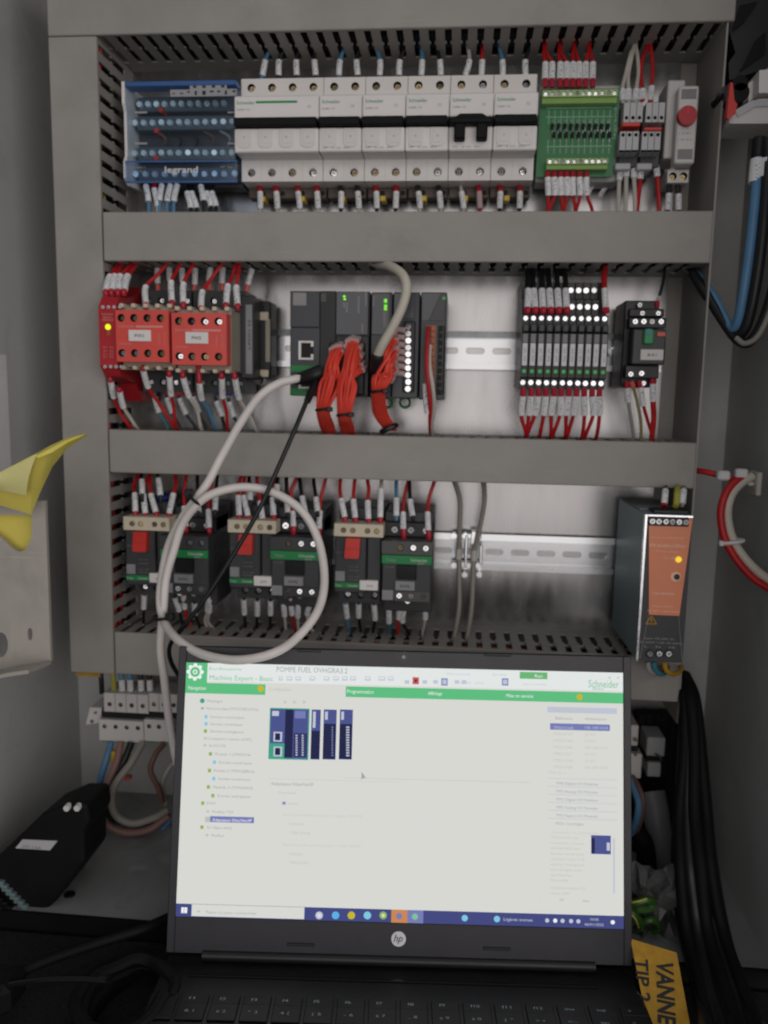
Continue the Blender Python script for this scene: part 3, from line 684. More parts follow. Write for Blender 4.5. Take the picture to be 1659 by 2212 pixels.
# small screw heads and fixings on the plate
for i,(u,v) in enumerate(((1308,402),(1275,405))):
    p=P(u,v,-14); b=MB(); b.cyl((p.x,-2,p.z),(p.x,-16,p.z),3,n=12); b.build('fixing_bolt','zinc',smooth=True,label=['bolt head under the green board, right of the two','bolt head under the green board, left of the two'][i],cat='bolt',group='bolts under the green board')

# ================================================================= ROW 2
# red safety relay
YF=-100; a0,a1,b0,b1=RX(r1,92,385,232,1060,YF)
t=thing('safety_relay','narrow crimson safety relay with a lit yellow-green lamp, far left of its row','relay',((a0+a1)/2,-10,b0))
h=b1-b0
MB().prism([(YF,b0+9),(YF,b1-11),(YF+8,b1-1),(-78,b1),(-60,b1+3),(-40,b1+14),(-11,b1+14),(-11,b0-22),(-45,b0-22),(-60,b0-6),(YF+9,b0)],'x',a0,a1+.5).build('housing','red_relay',t)
def scr_row(t,cv,ys,Y,r,m='zinc',name='screw',h=1.2):
    for (x,y) in ys: p=pt(cv,x,y,Y); screw(t,p.x,Y,p.z,r,m,name=name,h=h)
scr_row(t,r1,[(125,490),(172,490),(218,490),(265,490)],YF,1.5,'ink_white'); scr_row(t,r1,[(143,985),(190,985),(235,985),(278,985)],YF,1.5,'ink_white')
for zy,s,w in ((550,'Schneider',11),(575,'Electric',8),(600,'XPSAC',11)): p=pt(r1,165,zy+6,YF); text(t,s,p,2,'ink_pale_red',w=w,align='C')
p=pt(r1,166,655,YF); b=MB(); b.cyl((p.x,YF,p.z),(p.x,YF-1.2,p.z),2.6,2.2,n=14); b.build('lamp','led_yellow',t,smooth=True)
p=pt(r1,172,708,YF); b=MB(); b.cyl((p.x,YF,p.z),(p.x,YF-.6,p.z),1.8,n=12); b.build('unlit_lamp','orange_term',t)
for zy in (830,860,885,910): p=pt(r1,130,zy,YF); text(t,'K1  K2',p,1.5,'ink_pale_red',w=9)
# black contactor bodies with orange-red safety fronts
FR=[(232,515,670,945,(275,380,490,600),580,872,'PW1',(340,680,525,775)),(696,540,1150,970,(752,857,965,1080),602,892,'PW2',(810,697,1000,795))]
labs=['orange-red contactor front with a white name plate, left of the two','orange-red contactor front with a white name plate, right of the two']
for i,(xa,ya,xb,yb,hx,hy1,hy2,nm,lr) in enumerate(FR):
    YF=-105; a0,a1,b0,b1=RX(r1,xa,ya,xb,yb,YF)
    t=thing('safety_contactor',labs[i],'contactor',((a0+a1)/2,-10,b0),'contactors with orange-red fronts')
    xs=[pt(r1,x,hy1,YF).x for x in hx]; c1=pt(r1,400,hy1,YF).z; c2=pt(r1,400,hy2,YF).z; zm=(c1+c2)/2
    b=MB(); b.hblock(a0,a1,zm,b1,YF,-92,xs,3.4,6,cz=c1); b.hblock(a0,a1,b0,zm,YF,-92,xs,3.4,6,cz=c2); b.build('front',['red_device','hole'],t)
    for x in xs:
        for z in (c1,c2): screw(t,x,YF+5.2,z,2.4,random.choice(['zinc','brass','brass']))
    b=MB(); b.box(a0+.4,a1+.4,-91.8,-64,b0-4,b1+4); b.build('side_body','khaki',t)
    for k in range(5):
        xx=a0+2+(a1-a0-4)*k/4
        for z in (b0-4.6,b1+4.6): MB().box(xx-2,xx+2,-98,-80,z-1.8,z+1.8,b=.7).build('terminal_lug','cream',t)
    z0_=pt(r1,700,1195,-50).z; z1_=pt(r1,700,352,-50).z
    b=MB(); b.box(a0+1,a1+2,-63.8,-11,z0_+18,z1_-18); b.hblock(a0+1,a1+2,z1_-18,z1_,-50,-11,[a0+8+k*12 for k in range(4)],3,5); b.hblock(a0+1,a1+2,z0_,z0_+18,-50,-11,[a0+8+k*12 for k in range(4)],3,5); b.build('rear_body',['dark_grey','hole'],t)
    for k in range(4): screw(t,a0+8+k*12,-45.5,z1_-9,2.2); screw(t,a0+8+k*12,-45.5,z0_+9,2.2)
    l0,l1,m0,m1=RX(r1,lr[0],lr[1],lr[2],lr[3],YF); np_=MB().box(l0,l1,YF-1.6,YF-.02,m0,m1,b=.5).build('name_plate','white_plastic',t)
    text(np_,nm,((l0+l1)/2,YF-1.6,(m0+m1)/2-1.4),2.8,'ink',align='C',w=8)
    text(t,'Schneider',(a0+3,YF,pt(r1,300,660,YF).z-(2.5 if i else 0)),2.6,'ink_pale_red',w=14); MB().box(a0+18,a1-5,YF-.25,YF+.1,pt(r1,300,658,YF).z-(2.5 if i else 0),pt(r1,300,642,YF).z-(2.5 if i else 0)).build('print_line','ink_pale_red',t)
    text(t,'CAD50BD',(a0+3,YF,c2+7),1.7,'ink_pale_red',w=11)
    text(t,'21NC 31NC',(a1-3,YF,m1-7),1.5,'ink_pale_red',right=(0,0,1),up=(-1,0,0),w=12,align='C'); text(t,'13 NO',(a1-8,YF,m1-7),1.5,'ink_pale_red',right=(0,0,1),up=(-1,0,0),w=9,align='C')
# auxiliary block and surge module at the right of the contactors
a0=pt(r1,1270,700,-60).x; z0_=pt(r1,1300,1120,-50).z; z1_=pt(r1,1300,370,-50).z
t=thing('auxiliary_block','slim black auxiliary contact block with a grey strip, right of the contactors','contact block',(a0+8,-10,z0_))
MB().box(a0,a0+12,-62,-11,z0_+4,z1_-4,b=1).build('body','dark_grey',t)
s0=pt(r1,1308,700,-62).x; MB().box(s0,s0+6,-62.8,-61.8,z0_+8,z1_-12,b=.3).build('grey_strip','grey_print',t)
text(t,'LADN 22',(s0+4.6,-62.9,z0_+30),2.2,'ink',right=(0,0,1),up=(-1,0,0),w=26)
b0_=pt(r1,1385,700,-36).x; t=thing('end_module','small black module with pale inserts at the end of the contactors','module',(b0_+6,-10,z0_+4))
MB().box(b0_,b0_+15,-36,-11,z0_+8,z1_-6,b=1).build('body','black',t)
for za,zb in ((530,600),(1010,1070)):
    zc=pt(r1,1420,za,-36).z; zd=pt(r1,1420,zb,-36).z; MB().box(b0_+2,b0_+13,-37.5,-35.8,zd,zc,b=.5).build('insert','cream',t)
MB().box(b0_+10,b0_+14.6,-37,-35.8,z0_+20,z1_-22,b=.4).build('insert','khaki',t)
for za in (490,1095): p=pt(r1,1425,za,-36); MB().cyl((p.x,-30,p.z),(p.x,-39,p.z),4.5,n=14).build('terminal_cap','black_gloss',t,smooth=True)
# wires above and below the contactors
up=[('r',(480,505),(480,460),(480,320),(690,95),[(580,220)]),('r',(695,500),(695,440),(690,280),(795,95),[(730,200)]),('r',(792,500),(790,455),(792,295),(905,95),[(840,200)]),
 ('r',(935,510),(938,490),(950,360),(1145,95),[(1010,270)]),('r',(1138,505),(1145,460),(1160,310),(1240,95),[(1195,250)]),('r',(1245,510),(1240,470),(1232,320),(1265,95),[(1250,200)])]
wtab(up,r1,-92,-62,'red wire with white marker entering an orange-red front from above, {o} from the left','wires above the orange-red fronts',ZB1+8,r=1.6)
up=[('b',(580,352),(578,295),(575,170),(590,110)),('k',(680,352),(678,275),(675,165),(690,110)),('k',(785,352),(782,285),(780,170),(790,110)),('k',(875,352),(885,305),(890,170),(905,110)),('t',(1010,352),(1005,275),(1015,165),(1030,110)),('k',(1112,352),(1112,295),(1120,160),(1140,110)),('k',(1310,372),(1325,305),(1360,175),(1390,110))]
wtab(up,r1,-42,-38,'{c} wire with white marker behind the orange-red fronts, top side, {o} from the left','rear wires above the contactors',ZB1+8,fer='c')
up=[('r',(155,400),(150,355),(185,235),(300,95)),('r',(200,395),(195,350),(225,232),(310,95)),('r',(250,395),(250,350),(270,232),(420,95)),('r',(300,395),(300,350),(330,232),(440,95))]
wtab(up,r1,-88,-55,'red wire with white marker above the crimson relay, {o} from the left','wires above the crimson relay',ZB1+8,r=1.9,mr=3.2)
dn=[('r',(462,975),(460,1015),(500,1155),(715,1480),[(590,1290)]),('r',(675,1015),(675,1065),(690,1220),(730,1485),[(712,1330)]),('w',(785,1020),(790,1075),(840,1235),(940,1505),[(905,1340)]),('b',(915,975),(925,1120),(945,1255),(1060,1490),[(1000,1340)]),('r',(1105,1035),(1110,1080),(1118,1240),(1160,1500),[(1150,1370)]),('w',(1212,1035),(1220,1085),(1255,1250),(1395,1510),[(1330,1370)])]
wtab(dn,r1,-92,-62,'{c} wire with white marker leaving an orange-red front below, {o} from the left','wires below the orange-red fronts',ZA2-7,r=1.6)
dn=[('t',(560,1200),(555,1235),(590,1365),(660,1485)),('k',(655,1195),(655,1240),(700,1370),(760,1480)),('k',(755,1200),(760,1245),(815,1380),(885,1480)),('k',(860,1195),(870,1235),(920,1365),(975,1485)),('k',(1060,1230),(1065,1270),(1110,1395),(1130,1485)),('k',(1165,1240),(1170,1275),(1210,1400),(1260,1480))]
wtab(dn,r1,-42,-38,'{c} wire with white marker behind the orange-red fronts, bottom side, {o} from the left','rear wires below the contactors',ZA2-7,fer=None)
for i,(x,w,m) in enumerate(((660,30,'red_relay'),(760,80,'red_relay'),(865,30,'red_relay'),(1130,130,'blue_dot'))):
    p0=pt(r1,x-w/2,1222,-44); p1=pt(r1,x+w/2,1190,-44); MB().box(p0.x,p1.x,-48,-40,p0.z,p1.z,b=.8).build('terminal_tab',m,label=['small crimson tab under the left contactor, leftmost','wide crimson tab under the left contactor','small crimson tab under the left contactor, rightmost','blue tab under the right contactor'][i],cat='tab',group='tabs under the contactors')
dn=[('r',(180,1060),(190,1110),(215,1240),(360,1495),[(270,1370)]),('w',(262,1160),(262,1190),(295,1320),(400,1485),[(345,1400)])]
wtab(dn,r1,-85,-60,'{c} wire with white marker below the crimson relay','wires below the crimson relay',ZA2-7,r=1.7)

# controller: base unit and three expansion modules
YF=-76
def zrect(x0,y0,x1,y1,Y=YF,c=r2): return RX(c,x0,y0,x1,y1,Y)
a0,a1,b0,b1=zrect(150,290,806,1165)
t=thing('logic_controller','dark grey programmable controller with network sockets and green band','controller',((a0+a1)/2,-10,b0))
def rb_(x0,y0,x1,y1,yd,m,name,bev=.5,Y=YF,par=None,depth=None):
    r=zrect(x0,y0,x1,y1,Y); return MB().box(r[0],r[1],Y-yd,Y if depth is None else Y+depth,r[2],r[3],b=bev).build(name,m,par or t)
MB().box(a0,a1,YF+2,-11,b0,b1,b=.8).build('housing','plc',t)
rb_(150,290,395,590,0,'plc','face_plate',depth=2.0); rb_(150,594,395,1160,0,'plc','face_plate',depth=2.0); rb_(397,290,528,1160,0,'black','centre_strip',depth=2.4)
rb_(532,296,800,655,.8,'plc_panel','label_panel',depth=2.0); rb_(532,662,800,1155,0,'black','terminal_bay',depth=2.2)
rb_(175,305,285,410,.25,'grey_print','printed_square',0)
def socket(x0,y0,x1,y1):
    r=zrect(x0,y0,x1,y1,YF); b=MB(); w=1.6
    b.box(r[0],r[1],YF-1.4,YF+.3,r[3]-w,r[3]); b.box(r[0],r[1],YF-1.4,YF+.3,r[2],r[2]+w); b.box(r[0],r[0]+w*1.4,YF-1.4,YF+.3,r[2]+w,r[3]-w)
    h=r[3]-r[2]; b.box(r[1]-2.2,r[1],YF-1.4,YF+.3,r[2]+w,r[2]+h*.3); b.box(r[1]-2.2,r[1],YF-1.4,YF+.3,r[3]-h*.3,r[3]-w)
    b.build('socket_rim','white_plastic',t); MB().box(r[0]+w*1.4,r[1]-.3,YF-.5,YF+.2,r[2]+w+.1,r[3]-w-.1).build('socket_opening','hole',t)
socket(222,705,345,860); socket(222,968,345,1100)
rb_(150,905,362,966,.6,'green','green_band',depth=1); rb_(150,1095,290,1158,.6,'green','green_band',depth=1)
for (x,y,m) in ((600,335,'led_green'),(603,358,'led_green')): p=pt(r2,x,y,YF-.8); MB().box(p.x-1,p.x+1,YF-1.3,YF-.7,p.z-.8,p.z+.8).build('lamp',m,t)
for (x,y0,y1) in ((600,385,430),(622,385,470),(720,335,480),(780,300,420),(750,560,640)): rb_(x-9,y0,x+9,y1,1.05,'mid_grey','printed_column',0)
rb_(365,985,450,1170,6,'black','mini_usb_cover',1); rb_(405,310,450,380,.3,'black_gloss','cap',0,)
for k,(x,y) in enumerate(((585,760),(610,760),(745,760),(690,930),(690,1000),(690,1060))): p=pt(r2,x,y,YF-2); screw(t,p.x,YF-1,p.z,1.8,'zinc')
rb_(480,720,770,1150,4.5,'black','terminal_plug',1)
# expansion modules
def module(x0,x1,lab,yb=1180):
    a0,a1,b0,b1=zrect(x0,300,x1,yb); t=thing('expansion_module',lab,'controller module',((a0+a1)/2,-10,b0),'controller expansion modules')
    MB().box(a0,a1,YF,-11,b0,b1,b=.8).build('housing','plc',t); return t
t=module(818,992,'slim controller module with a column of green lamps beside the base unit')
rb_(828,306,978,655,.8,'plc_panel','label_panel',depth=1)
for k in range(6): rb_(930,358+k*16,955,370+k*16,1.2,'led_green' if k!=2 else 'led_green_dim','lamp',0)
rb_(922,460,950,590,1.05,'mid_grey','printed_column',0); rb_(835,330,850,420,1.05,'mid_grey','printed_column',0)
rb_(828,830,935,1130,12,'black','plug',2)
t=module(1000,1218,'controller module with a column of bright screws and bundled orange-red wires')
rb_(1010,306,1180,520,.8,'plc_panel','label_panel',depth=1); rb_(1090,540,1185,1130,3,'black','terminal_plug',.8)
for k in range(10): p=pt(r2,1133-k*.6,588+k*57.2,YF-3); screw(t,p.x,YF-3,p.z,2.9,'zinc',h=1.6,slot=False)
for k in range(7): p=pt(r2,1065,620+k*60,YF-3); MB().cyl((p.x-5,YF-2,p.z+1.5),(p.x+4,YF-5,p.z),2.6,n=9).build('clear_ferrule','sleeve_clear',t,smooth=True)
for x in (955,1103): 
    p=pt(r2,x,1215,-30); tt=MB(); ring=[(p.x+4.6*math.cos(a),-30,p.z+4.6*math.sin(a)) for a in [2*math.pi*j/16 for j in range(17)]]; tt.tube(ring,1.3,n=6,k=2); tt.build('locking_clip','green',t,smooth=True)
t=module(1228,1440,'controller module at the right end with two wires and brown terminals',1192)
a=pt(r2,1245,310,YF-.5); bb=pt(r2,1430,310,YF-.5); cc=pt(r2,1430,535,YF-.5); dd=pt(r2,1245,535,YF-.5)
MB().prism([(a.x,a.z),(bb.x-3,bb.z),(bb.x-13,cc.z),(dd.x,dd.z)],'y',YF-1,YF-.1).build('label_panel','plc_panel',t)
MB().prism([(bb.x-2.5,bb.z),(bb.x,bb.z),(bb.x,cc.z),(bb.x-12.5,cc.z)],'y',YF-1,YF-.1).build('dark_wedge','black_gloss',t)
rb_(1415,340,1440,362,1.3,'led_green_dim','lamp',0)
rb_(1268,575,1360,1100,3,'mid_grey','terminal_plug',.8); rb_(1375,580,1428,1150,2,'black','terminal_row',.6)
for k in range(10): 
    p=pt(r2,1338-k*1.2,600+k*52,YF-3); MB().box(p.x-2,p.x+2,YF-4.5,YF-2.9,p.z-2.6,p.z+2.6,b=.5).build('terminal_lever','orange_term',t)
    p=pt(r2,1400-k*1.2,605+k*58,YF-2); MB().box(p.x-1.6,p.x+1.6,YF-2.3,YF-1.9,p.z-2,p.z+2).build('slot','hole',t)
# two wires on the last module
for i,(c,pts) in enumerate((('r',[(1298,590,-84),(1290,700,-90),(1285,950,-94),(1310,1200,-88),(1312,1400,-70),(1320,1480,-55)]),('w',[(1310,740,-84),(1305,900,-91),(1335,1100,-92),(1345,1250,-84),(1325,1400,-70),(1330,1490,-55)]))):
    ps=[pt(r2,x,y,Y) for x,y,Y in pts]; MB().tube(ps,1.8,n=8).build('wire',WC[c][0],smooth=True,label=f'{WC[c][1]} wire running down the front of the right-end controller module',cat='wire',group='wires on the right-end controller module')
b=MB(); b.tube([pt(r2,1272,1060,-84),pt(r2,1278,1200,-84),pt(r2,1290,1300,-80)],2.6,n=8); b.build('wire_marker','marker',smooth=True,label='white marker sleeve hanging under the right-end controller module',cat='marker')
# orange-red wire bundles
def bundle(starts,mid,tie,end,label,Y0=-84,Ym=-96,Ye=-70,r=1.65,tail=None):
    t=thing('wire_bundle',label,'wire bundle',pt(r2,*end,Ye),'orange-red wire bundles on the controller')
    starts=starts+[(x+random.uniform(-16,16),y+random.uniform(10,60)) for x,y in starts[::2]]
    n=len(starts)
    for i,s_ in enumerate(sorted(starts)):
        q_=(i/(n-1)-.5)*2; o=Vector((q_*4.6,(2.6 if i%2 else -2.0)*math.sqrt(max(0,1.1-q_*q_)),0)); s0=pt(r2,*s_,Y0)
        m=pt(r2,*mid,Ym); q=s0.lerp(m,.5)+Vector((random.uniform(-2.2,2.2),-9+random.uniform(-3,2),random.uniform(-3,3)))
        ps=[s0,q,m+o*1.7+Vector((random.uniform(-.8,.8),random.uniform(-1.5,1.5),0)),pt(r2,*tie,Ym+4)+o,pt(r2,*end,Ye)+o*1.15]
        if tail: ps.append(pt(r2,*tail,Ye+18)+o*1.0)
        MB().tube(ps,r,n=7,k=5).build('wire','w_orange',t,smooth=True)
    c=pt(r2,*tie,Ym+4); 
    ring=[(c.x+6.0*math.cos(a),c.y+5.2*math.sin(a),c.z+1.0*math.cos(a)) for a in [2*math.pi*j/18 for j in range(19)]]
    b=MB(); b.tube(ring,1.3,n=6,k=2); b.box(c.x+4,c.x+9,c.y-7.5,c.y-3,c.z-2,c.z+2,b=.6); b.build('cable_tie','black',t,smooth=True)
    for s in starts:
        p=pt(r2,*s,Y0); MB().cyl((p.x,Y0+5,p.z+2),(p.x-1,Y0-3,p.z-1),2.5,n=9).build('clear_ferrule','sleeve_clear',t,smooth=True)
bundle([(505,770),(530,755),(555,745),(575,745),(590,790),(520,800)],(478,1060),(425,1270),(455,1400),'left bundle of orange-red wires hanging from the controller base unit',tail=(480,1480))
bundle([(640,700),(665,690),(690,695),(715,700),(735,760),(745,830),(750,900)],(625,1090),(600,1315),(620,1410),'middle bundle of orange-red wires hanging from the controller base unit',tail=(640,1485))
bundle([(1020,640),(1040,690),(1045,760),(1035,820),(1025,890),(1020,950),(1010,1000)],(920,1000),(885,1120),(900,1300),'right bundle of orange-red wires gathered beside the bright screws',tail=(985,1440))
p=pt(r2,970,1430,-64); b=MB(); ring=[(p.x+6.5*math.cos(a),p.y+5.5*math.sin(a),p.z+3*math.cos(a)) for a in [2*math.pi*j/18 for j in range(19)]]
b.tube(ring,2.4,n=6,k=2); b.build('cable_tie','black',smooth=True,label='black tie where the right orange-red bundle enters the duct',cat='cable tie')
# grey communication cable into the slim module
t=thing('communication_cable','thick beige cable curving from the duct down to a controller module','cable',pt(r2,880,830,-100))
ps=[pt(uu,795,562,-58),pt(r2,880,62,-66),pt(r2,990,90,-84),pt(r2,1085,160,-96),pt(r2,1115,270,-102),pt(r2,1080,420,-106),pt(r2,1000,590,-106),pt(r2,920,730,-104),pt(r2,875,825,-100)]
b=MB(); b.tube(ps,4.0,n=14,k=8); b.build('jacket','cable_beige',t,smooth=True)
b=MB(); b.tube([pt(r2,880,815,-100),pt(r2,872,860,-98),pt(r2,870,950,-90)],lambda s:5.2+s,n=12); b.build('plug_boot','black',t,smooth=True)

# slim relays
YF=-82
LR=[]
for k in range(11):
    xt=245+63.4*k; xb=212+63.0*k
    a=pt(r3,(xt+xb)/2-29,840,YF); bq=pt(r3,(xt+xb)/2+29,840,YF); LR.append((a.x,bq.x))
zS=pt(r3,500,562,YF+6).z; zTop=pt(r3,500,535,YF+6).z; zBot=pt(r3,500,1122,YF+6).z; zS2=pt(r3,500,1076,YF+6).z; zg=pt(r3,500,986,YF).z; w1=pt(r3,500,762,YF).z; w0=pt(r3,500,942,YF).z; d1=pt(r3,500,685,YF).z
for k,(xa,xb) in enumerate(LR):
    xc=(xa+xb)/2; wd=xb-xa
    t=thing('interface_relay',f'slim black relay with white name strip and green lamp, {ORD[k]} from the left','relay',(xc,-10,zBot),'row of slim relays')
    b=MB(); b.prism([(-11,zBot+2),(-50,zBot),(YF+6,zBot),(YF+6,zg-6),(YF,zg-5),(YF,zTop-16),(YF+6,zTop-12),(YF+6,zTop),(-66,zTop+1),(-66,zTop+14),(-56,zTop+16),(-56,zTop+30),(-11,zTop+32)],'x',xa+.12,xb-.12); b.build('body','black',t)
    screw(t,xc,YF+6.3,zS,2.3,slot=False); screw(t,xc,YF+6.3,zS2,2.5,slot=False)
    if 6<=k<=9:
        screw(t,xc-.3,-66,zTop+8,2.7,slot=False); screw(t,xc-.6,-56,zTop+23,2.7,slot=False)
    MB().box(xa+.9,xb-.9,YF-1,YF+.1,w0,w1,b=.4).build('name_strip','paper',t)
    MB().box(xa+.9,xb-.9,YF-.7,YF+.1,w1+.4,d1,b=.3).build('relay_case','mid_grey',t)
    MB().box(xa+.4,xb-.4,YF-2.2,YF+1,d1+1.5,d1+8,b=.8).build('lever','dark_grey',t)
    text(t,'KA%d  24V'%(k+1),(xc+.9,YF-1,(w0+w1)/2),1.7,'ink_grey',right=(0,0,1),up=(-1,0,0),w=11,align='C',off=.2)
    b=MB(); b.cyl((xc,YF,zg),(xc,YF-.9,zg),1.7,n=12); b.build('lamp','led_green_dim',t,smooth=True)
up=[]
for k,(x,mx,tx) in enumerate(((250,255,262),(312,300,298),(374,365,365),(436,425,415),(500,490,485),(564,555,535))):
    up.append(('k',(x,515),(x,482),(mx,335),(tx,120),[(mx-3,240)],'r'))
wtab(up,r3,-74,-44,'black wire with grey marker above the slim relays, {o} from the left','black wires above the slim relays',ZB1+8,r=2.3,mr=3.0)
up=[('g',(308,340),(306,330),(302,245),(300,120),None,None),('g',(430,340),(428,330),(430,250),(430,120),None,None),('k',(520,340),(518,320),(512,240),(508,120),None,None)]
wtab(up,r3,-52,-42,'second-layer wire with marker above the slim relays, {o} from the left','rear wires above the slim relays',ZB1+8,r=2.3)
wtab([('r',(876,520),(874,482),(865,330),(875,110),[(862,230)])],r3,-74,-52,'single thick red wire dropping to the last slim relay','wire above the last slim relay',ZB1+8,r=2.5)
dn=[]
for k,(x,mx,ex) in enumerate(((216,200,240),(280,262,245),(338,310,248),(398,380,350),(462,440,438),(518,510,455),(580,560,555),(642,618,570),(705,705,690),(768,775,715),(826,825,805))):
    dn.append(('r',(x,1118),(x-2,1180),(mx,1328),(ex,1490),None,'r'))
wtab(dn,r3,-74,-60,'red wire with white marker under the slim relays, {o} from the left','wires under the slim relays',ZA2-7,r=1.7,mr=3.0)
# relay socket at the right
YF=-72
a0,a1,b0,b1=RX(r3,1035,415,1350,1110,YF+14)
t=thing('plug_in_relay','black plug-in relay with green lever and red flag at the right end','relay',((a0+a1)/2,-10,b0))
b=MB(); b.box(a0-2,a1-6,YF+18,-11,b0,b1,b=1); b.build('socket_base','black',t)
c=RX(r3,1085,645,1352,930,YF); MB().box(c[0],c[1],YF,YF+20,c[2],c[3],b=1.2).build('relay_case','dark_grey',t)
c=RX(r3,1060,555,1358,640,YF+8); MB().box(c[0],c[1],YF+8,-20,c[2],c[3],b=.8).build('terminal_tier','black',t)
c=RX(r3,1060,485,1340,550,YF+14); MB().box(c[0],c[1],YF+13,-20,c[2],c[3],b=.8).build('terminal_tier','black',t)
c=RX(r3,1030,935,1300,1040,YF+8); MB().box(c[0],c[1],YF+8,-20,c[2],c[3],b=.8).build('terminal_tier','black',t)
scr_row(t,r3,[(1110,587),(1178,587),(1242,587),(1316,587)],YF+8,2.4); scr_row(t,r3,[(1165,520),(1292,520),(1145,455)],YF+12.8,2.2)
scr_row(t,r3,[(1075,1005),(1160,1000)],YF+8,2.4); scr_row(t,r3,[(1175,1078)],YF+17.8,2.2)
c=RX(r3,1176,645,1256,768,YF-2); MB().box(c[0],c[1],YF-4,YF,c[2],c[3],b=1).build('lever','green_lever',t)
p=pt(r3,1216,668,YF-4); MB().cyl((p.x,YF-4.4,p.z),(p.x,YF-3.5,p.z),2.6,n=12).build('lever_hole','w_teal',t)
c=RX(r3,1284,670,1352,706,YF-1); MB().box(c[0],c[1],YF-1.5,YF,c[2],c[3],b=.4).build('flag','fer_coral',t)
c=RX(r3,1152,808,1336,895,YF-1); np_=MB().box(c[0],c[1],YF-1.2,YF,c[2],c[3],b=.4).build('name_plate','white_dim',t)
text(np_,'KA1',((c[0]+c[1])/2,YF-1.2,(c[2]+c[3])/2-1.2),2.4,'ink',w=7,align='C')
wtab([('k',(1288,470),(1286,425),(1300,390),(1350,110),[(1335,260)])],r3,-55,-46,'thin black wire rising from the plug-in relay at the right','wire above the plug-in relay',ZB1+8,fer='r',mr=1.6,r=1.3)
dn=[('g',(1042,1065),(1045,1115),(1055,1225),(1095,1490),None,'r'),('h',(1078,1065),(1095,1110),(1120,1200),(1158,1490),[(1150,1350)],'c'),('r',(1140,1060),(1150,1110),(1175,1255),(1240,1490),[(1210,1380)],'r'),('r',(1252,1040),(1250,1080),(1252,1220),(1245,1490),[(1258,1350)],'r')]
for i,row in enumerate(dn):
    cv=r3; pts=[pt(cv,*row[1],-60),pt(cv,*row[2],-60),pt(cv,*row[3],-56)]+[pt(cv,*q,-52) for q in (row[5] or [])]+[pt(cv,*row[4],-48)]; e=pts[-1]; pts.append(Vector((e.x,-44,ZA2-7)))
    wire(row[0],pts,['grey wire with white marker under the plug-in relay','olive earth wire without marker under the plug-in relay','red wire with tilted white marker under the plug-in relay','thick red wire with upright marker under the plug-in relay'][i],'wires under the plug-in relay',fer=row[6],mark=i!=1,r=2.4 if i==3 else 1.5)
p=pt(r3,945,822,-3); b=MB(); b.cyl((p.x,-2.8,p.z),(p.x,-5.5,p.z),7,6.5,n=20); b.cyl((p.x,-5.4,p.z),(p.x,-10,p.z),4.6,4,n=6); b.build('rail_bolt','zinc',label='shiny bolt on the rail between slim relays and plug-in relay',cat='bolt')

# ================================================================= ROW 3
# motor breakers and contactors
MP=[(q1,155,425,520,530,'left'),(q1,988,450,1370,550,'middle'),(q2,305,480,695,580,'right')]
CT=[(q1,472,830,684,748,'left'),(q1,1325,1700,695,765,'middle'),(q2,680,1085,730,800,'right')]
for i,(cv,xa,ya,xb,yb,wh) in enumerate(MP):
    YF=-84; a0,a1,z0_,z1_=RX(cv,xa,ya,xb,yb,YF)
    t=thing('motor_breaker',f'black motor breaker with cream terminals and red rocker, {wh} of the three','motor breaker',((a0+a1)/2,-10,z0_-68),'black motor breakers in the bottom row')
    w=a1-a0; xs=[a0+w*f for f in (.19,.38,.68,.87)]
    b=MB(); b.hblock(a0,a1,z0_,z1_,YF,-60,xs,2.5,1.6,cz=(z0_+z1_)/2-.2); b.build('terminal_block',['cream','brown'],t)
    for x in xs: screw(t,x,YF+1.4,(z0_+z1_)/2-.2,2.1,'brass',h=.9)
    zb=z0_-52; xb1=a1-2
    b=MB(); b.box(a0+.5,a0+w*.655,YF+2,-11,zb,z0_-.3,b=1); b.box(a0+w*.665,xb1,YF+6,-11,zb,z0_-.3,b=1); b.build('housing','dark_grey',t)
    b=MB(); b.hblock(a0+2,a1-4,zb-14,zb-.3,YF+22,-11,[a0+w*f for f in (.22,.5,.8)],3.2,5); b.build('lower_terminals',['dark_grey','hole'],t); MB().box(a0+1,a1-2,-60,-11,z1_+.3,z1_+12,b=1).build('upper_rear','dark_grey',t)
    for f in (.22,.5,.8): screw(t,a0+w*f,YF+26.5,zb-7,2.6,'zinc')
    rx=a0+w*.40; zt_=z0_-1; b=MB(); b.prism([(rx-6.3,zt_),(rx+6.3,zt_),(rx+5.6,zt_-17),(rx+4.6,zt_-18.2),(rx-6.6,zt_-18.2),(rx-7.6,zt_-17)],'y',YF-5,YF+3); rk=b.build('rocker','red_part',t)
    MB().box(rx-5.4,rx+5.2,YF-5.35,YF-4.9,zt_-9.6,zt_-9.1).build('rocker_ridge','red_relay',rk)
    zg0=zb+4.6; MB().box(a0+.6,a0+w*.52,YF+1.4,YF+2.3,zg0,zg0+4.6).build('green_band','green',t)
    text(t,'TeSys',(a0+1.5,YF+1.4,zg0+1.3),1.7,'ink_white',w=6); text(t,'Schneider',(a0+w*.28,YF+1.4,zg0+1.3),2.0,'ink_white',w=10)
    np_=MB().box(a0+w*.53,a0+w*.91,YF+.6,YF+6.2,zg0-1.5,zg0+7.5,b=.5).build('name_plate','white_plastic',t)
    text(np_,'QM%d'%(i+1),(a0+w*.74,YF+.6,zg0+1.6),2.2,'ink_grey',w=6,align='C')
    MB().box(a0+1.2,a0+w*.22,YF+1.6,YF+2.2,zg0+6,zg0+15).build('grey_square','grey_print',t)
    for dz,s,wd in ((19,'PUSH-TO-TRIP',9),(15.5,'GV2ME08',9),(10,'2.5...4A',10),(7,'GV2 ME',8)): text(t,s,(a0+w*.30,YF+2,zg0+dz),1.3,'ink_grey',w=wd)
    text(t,'STOP',(a0+2,YF+2,zt_-15),1.5,'ink_grey',w=6)
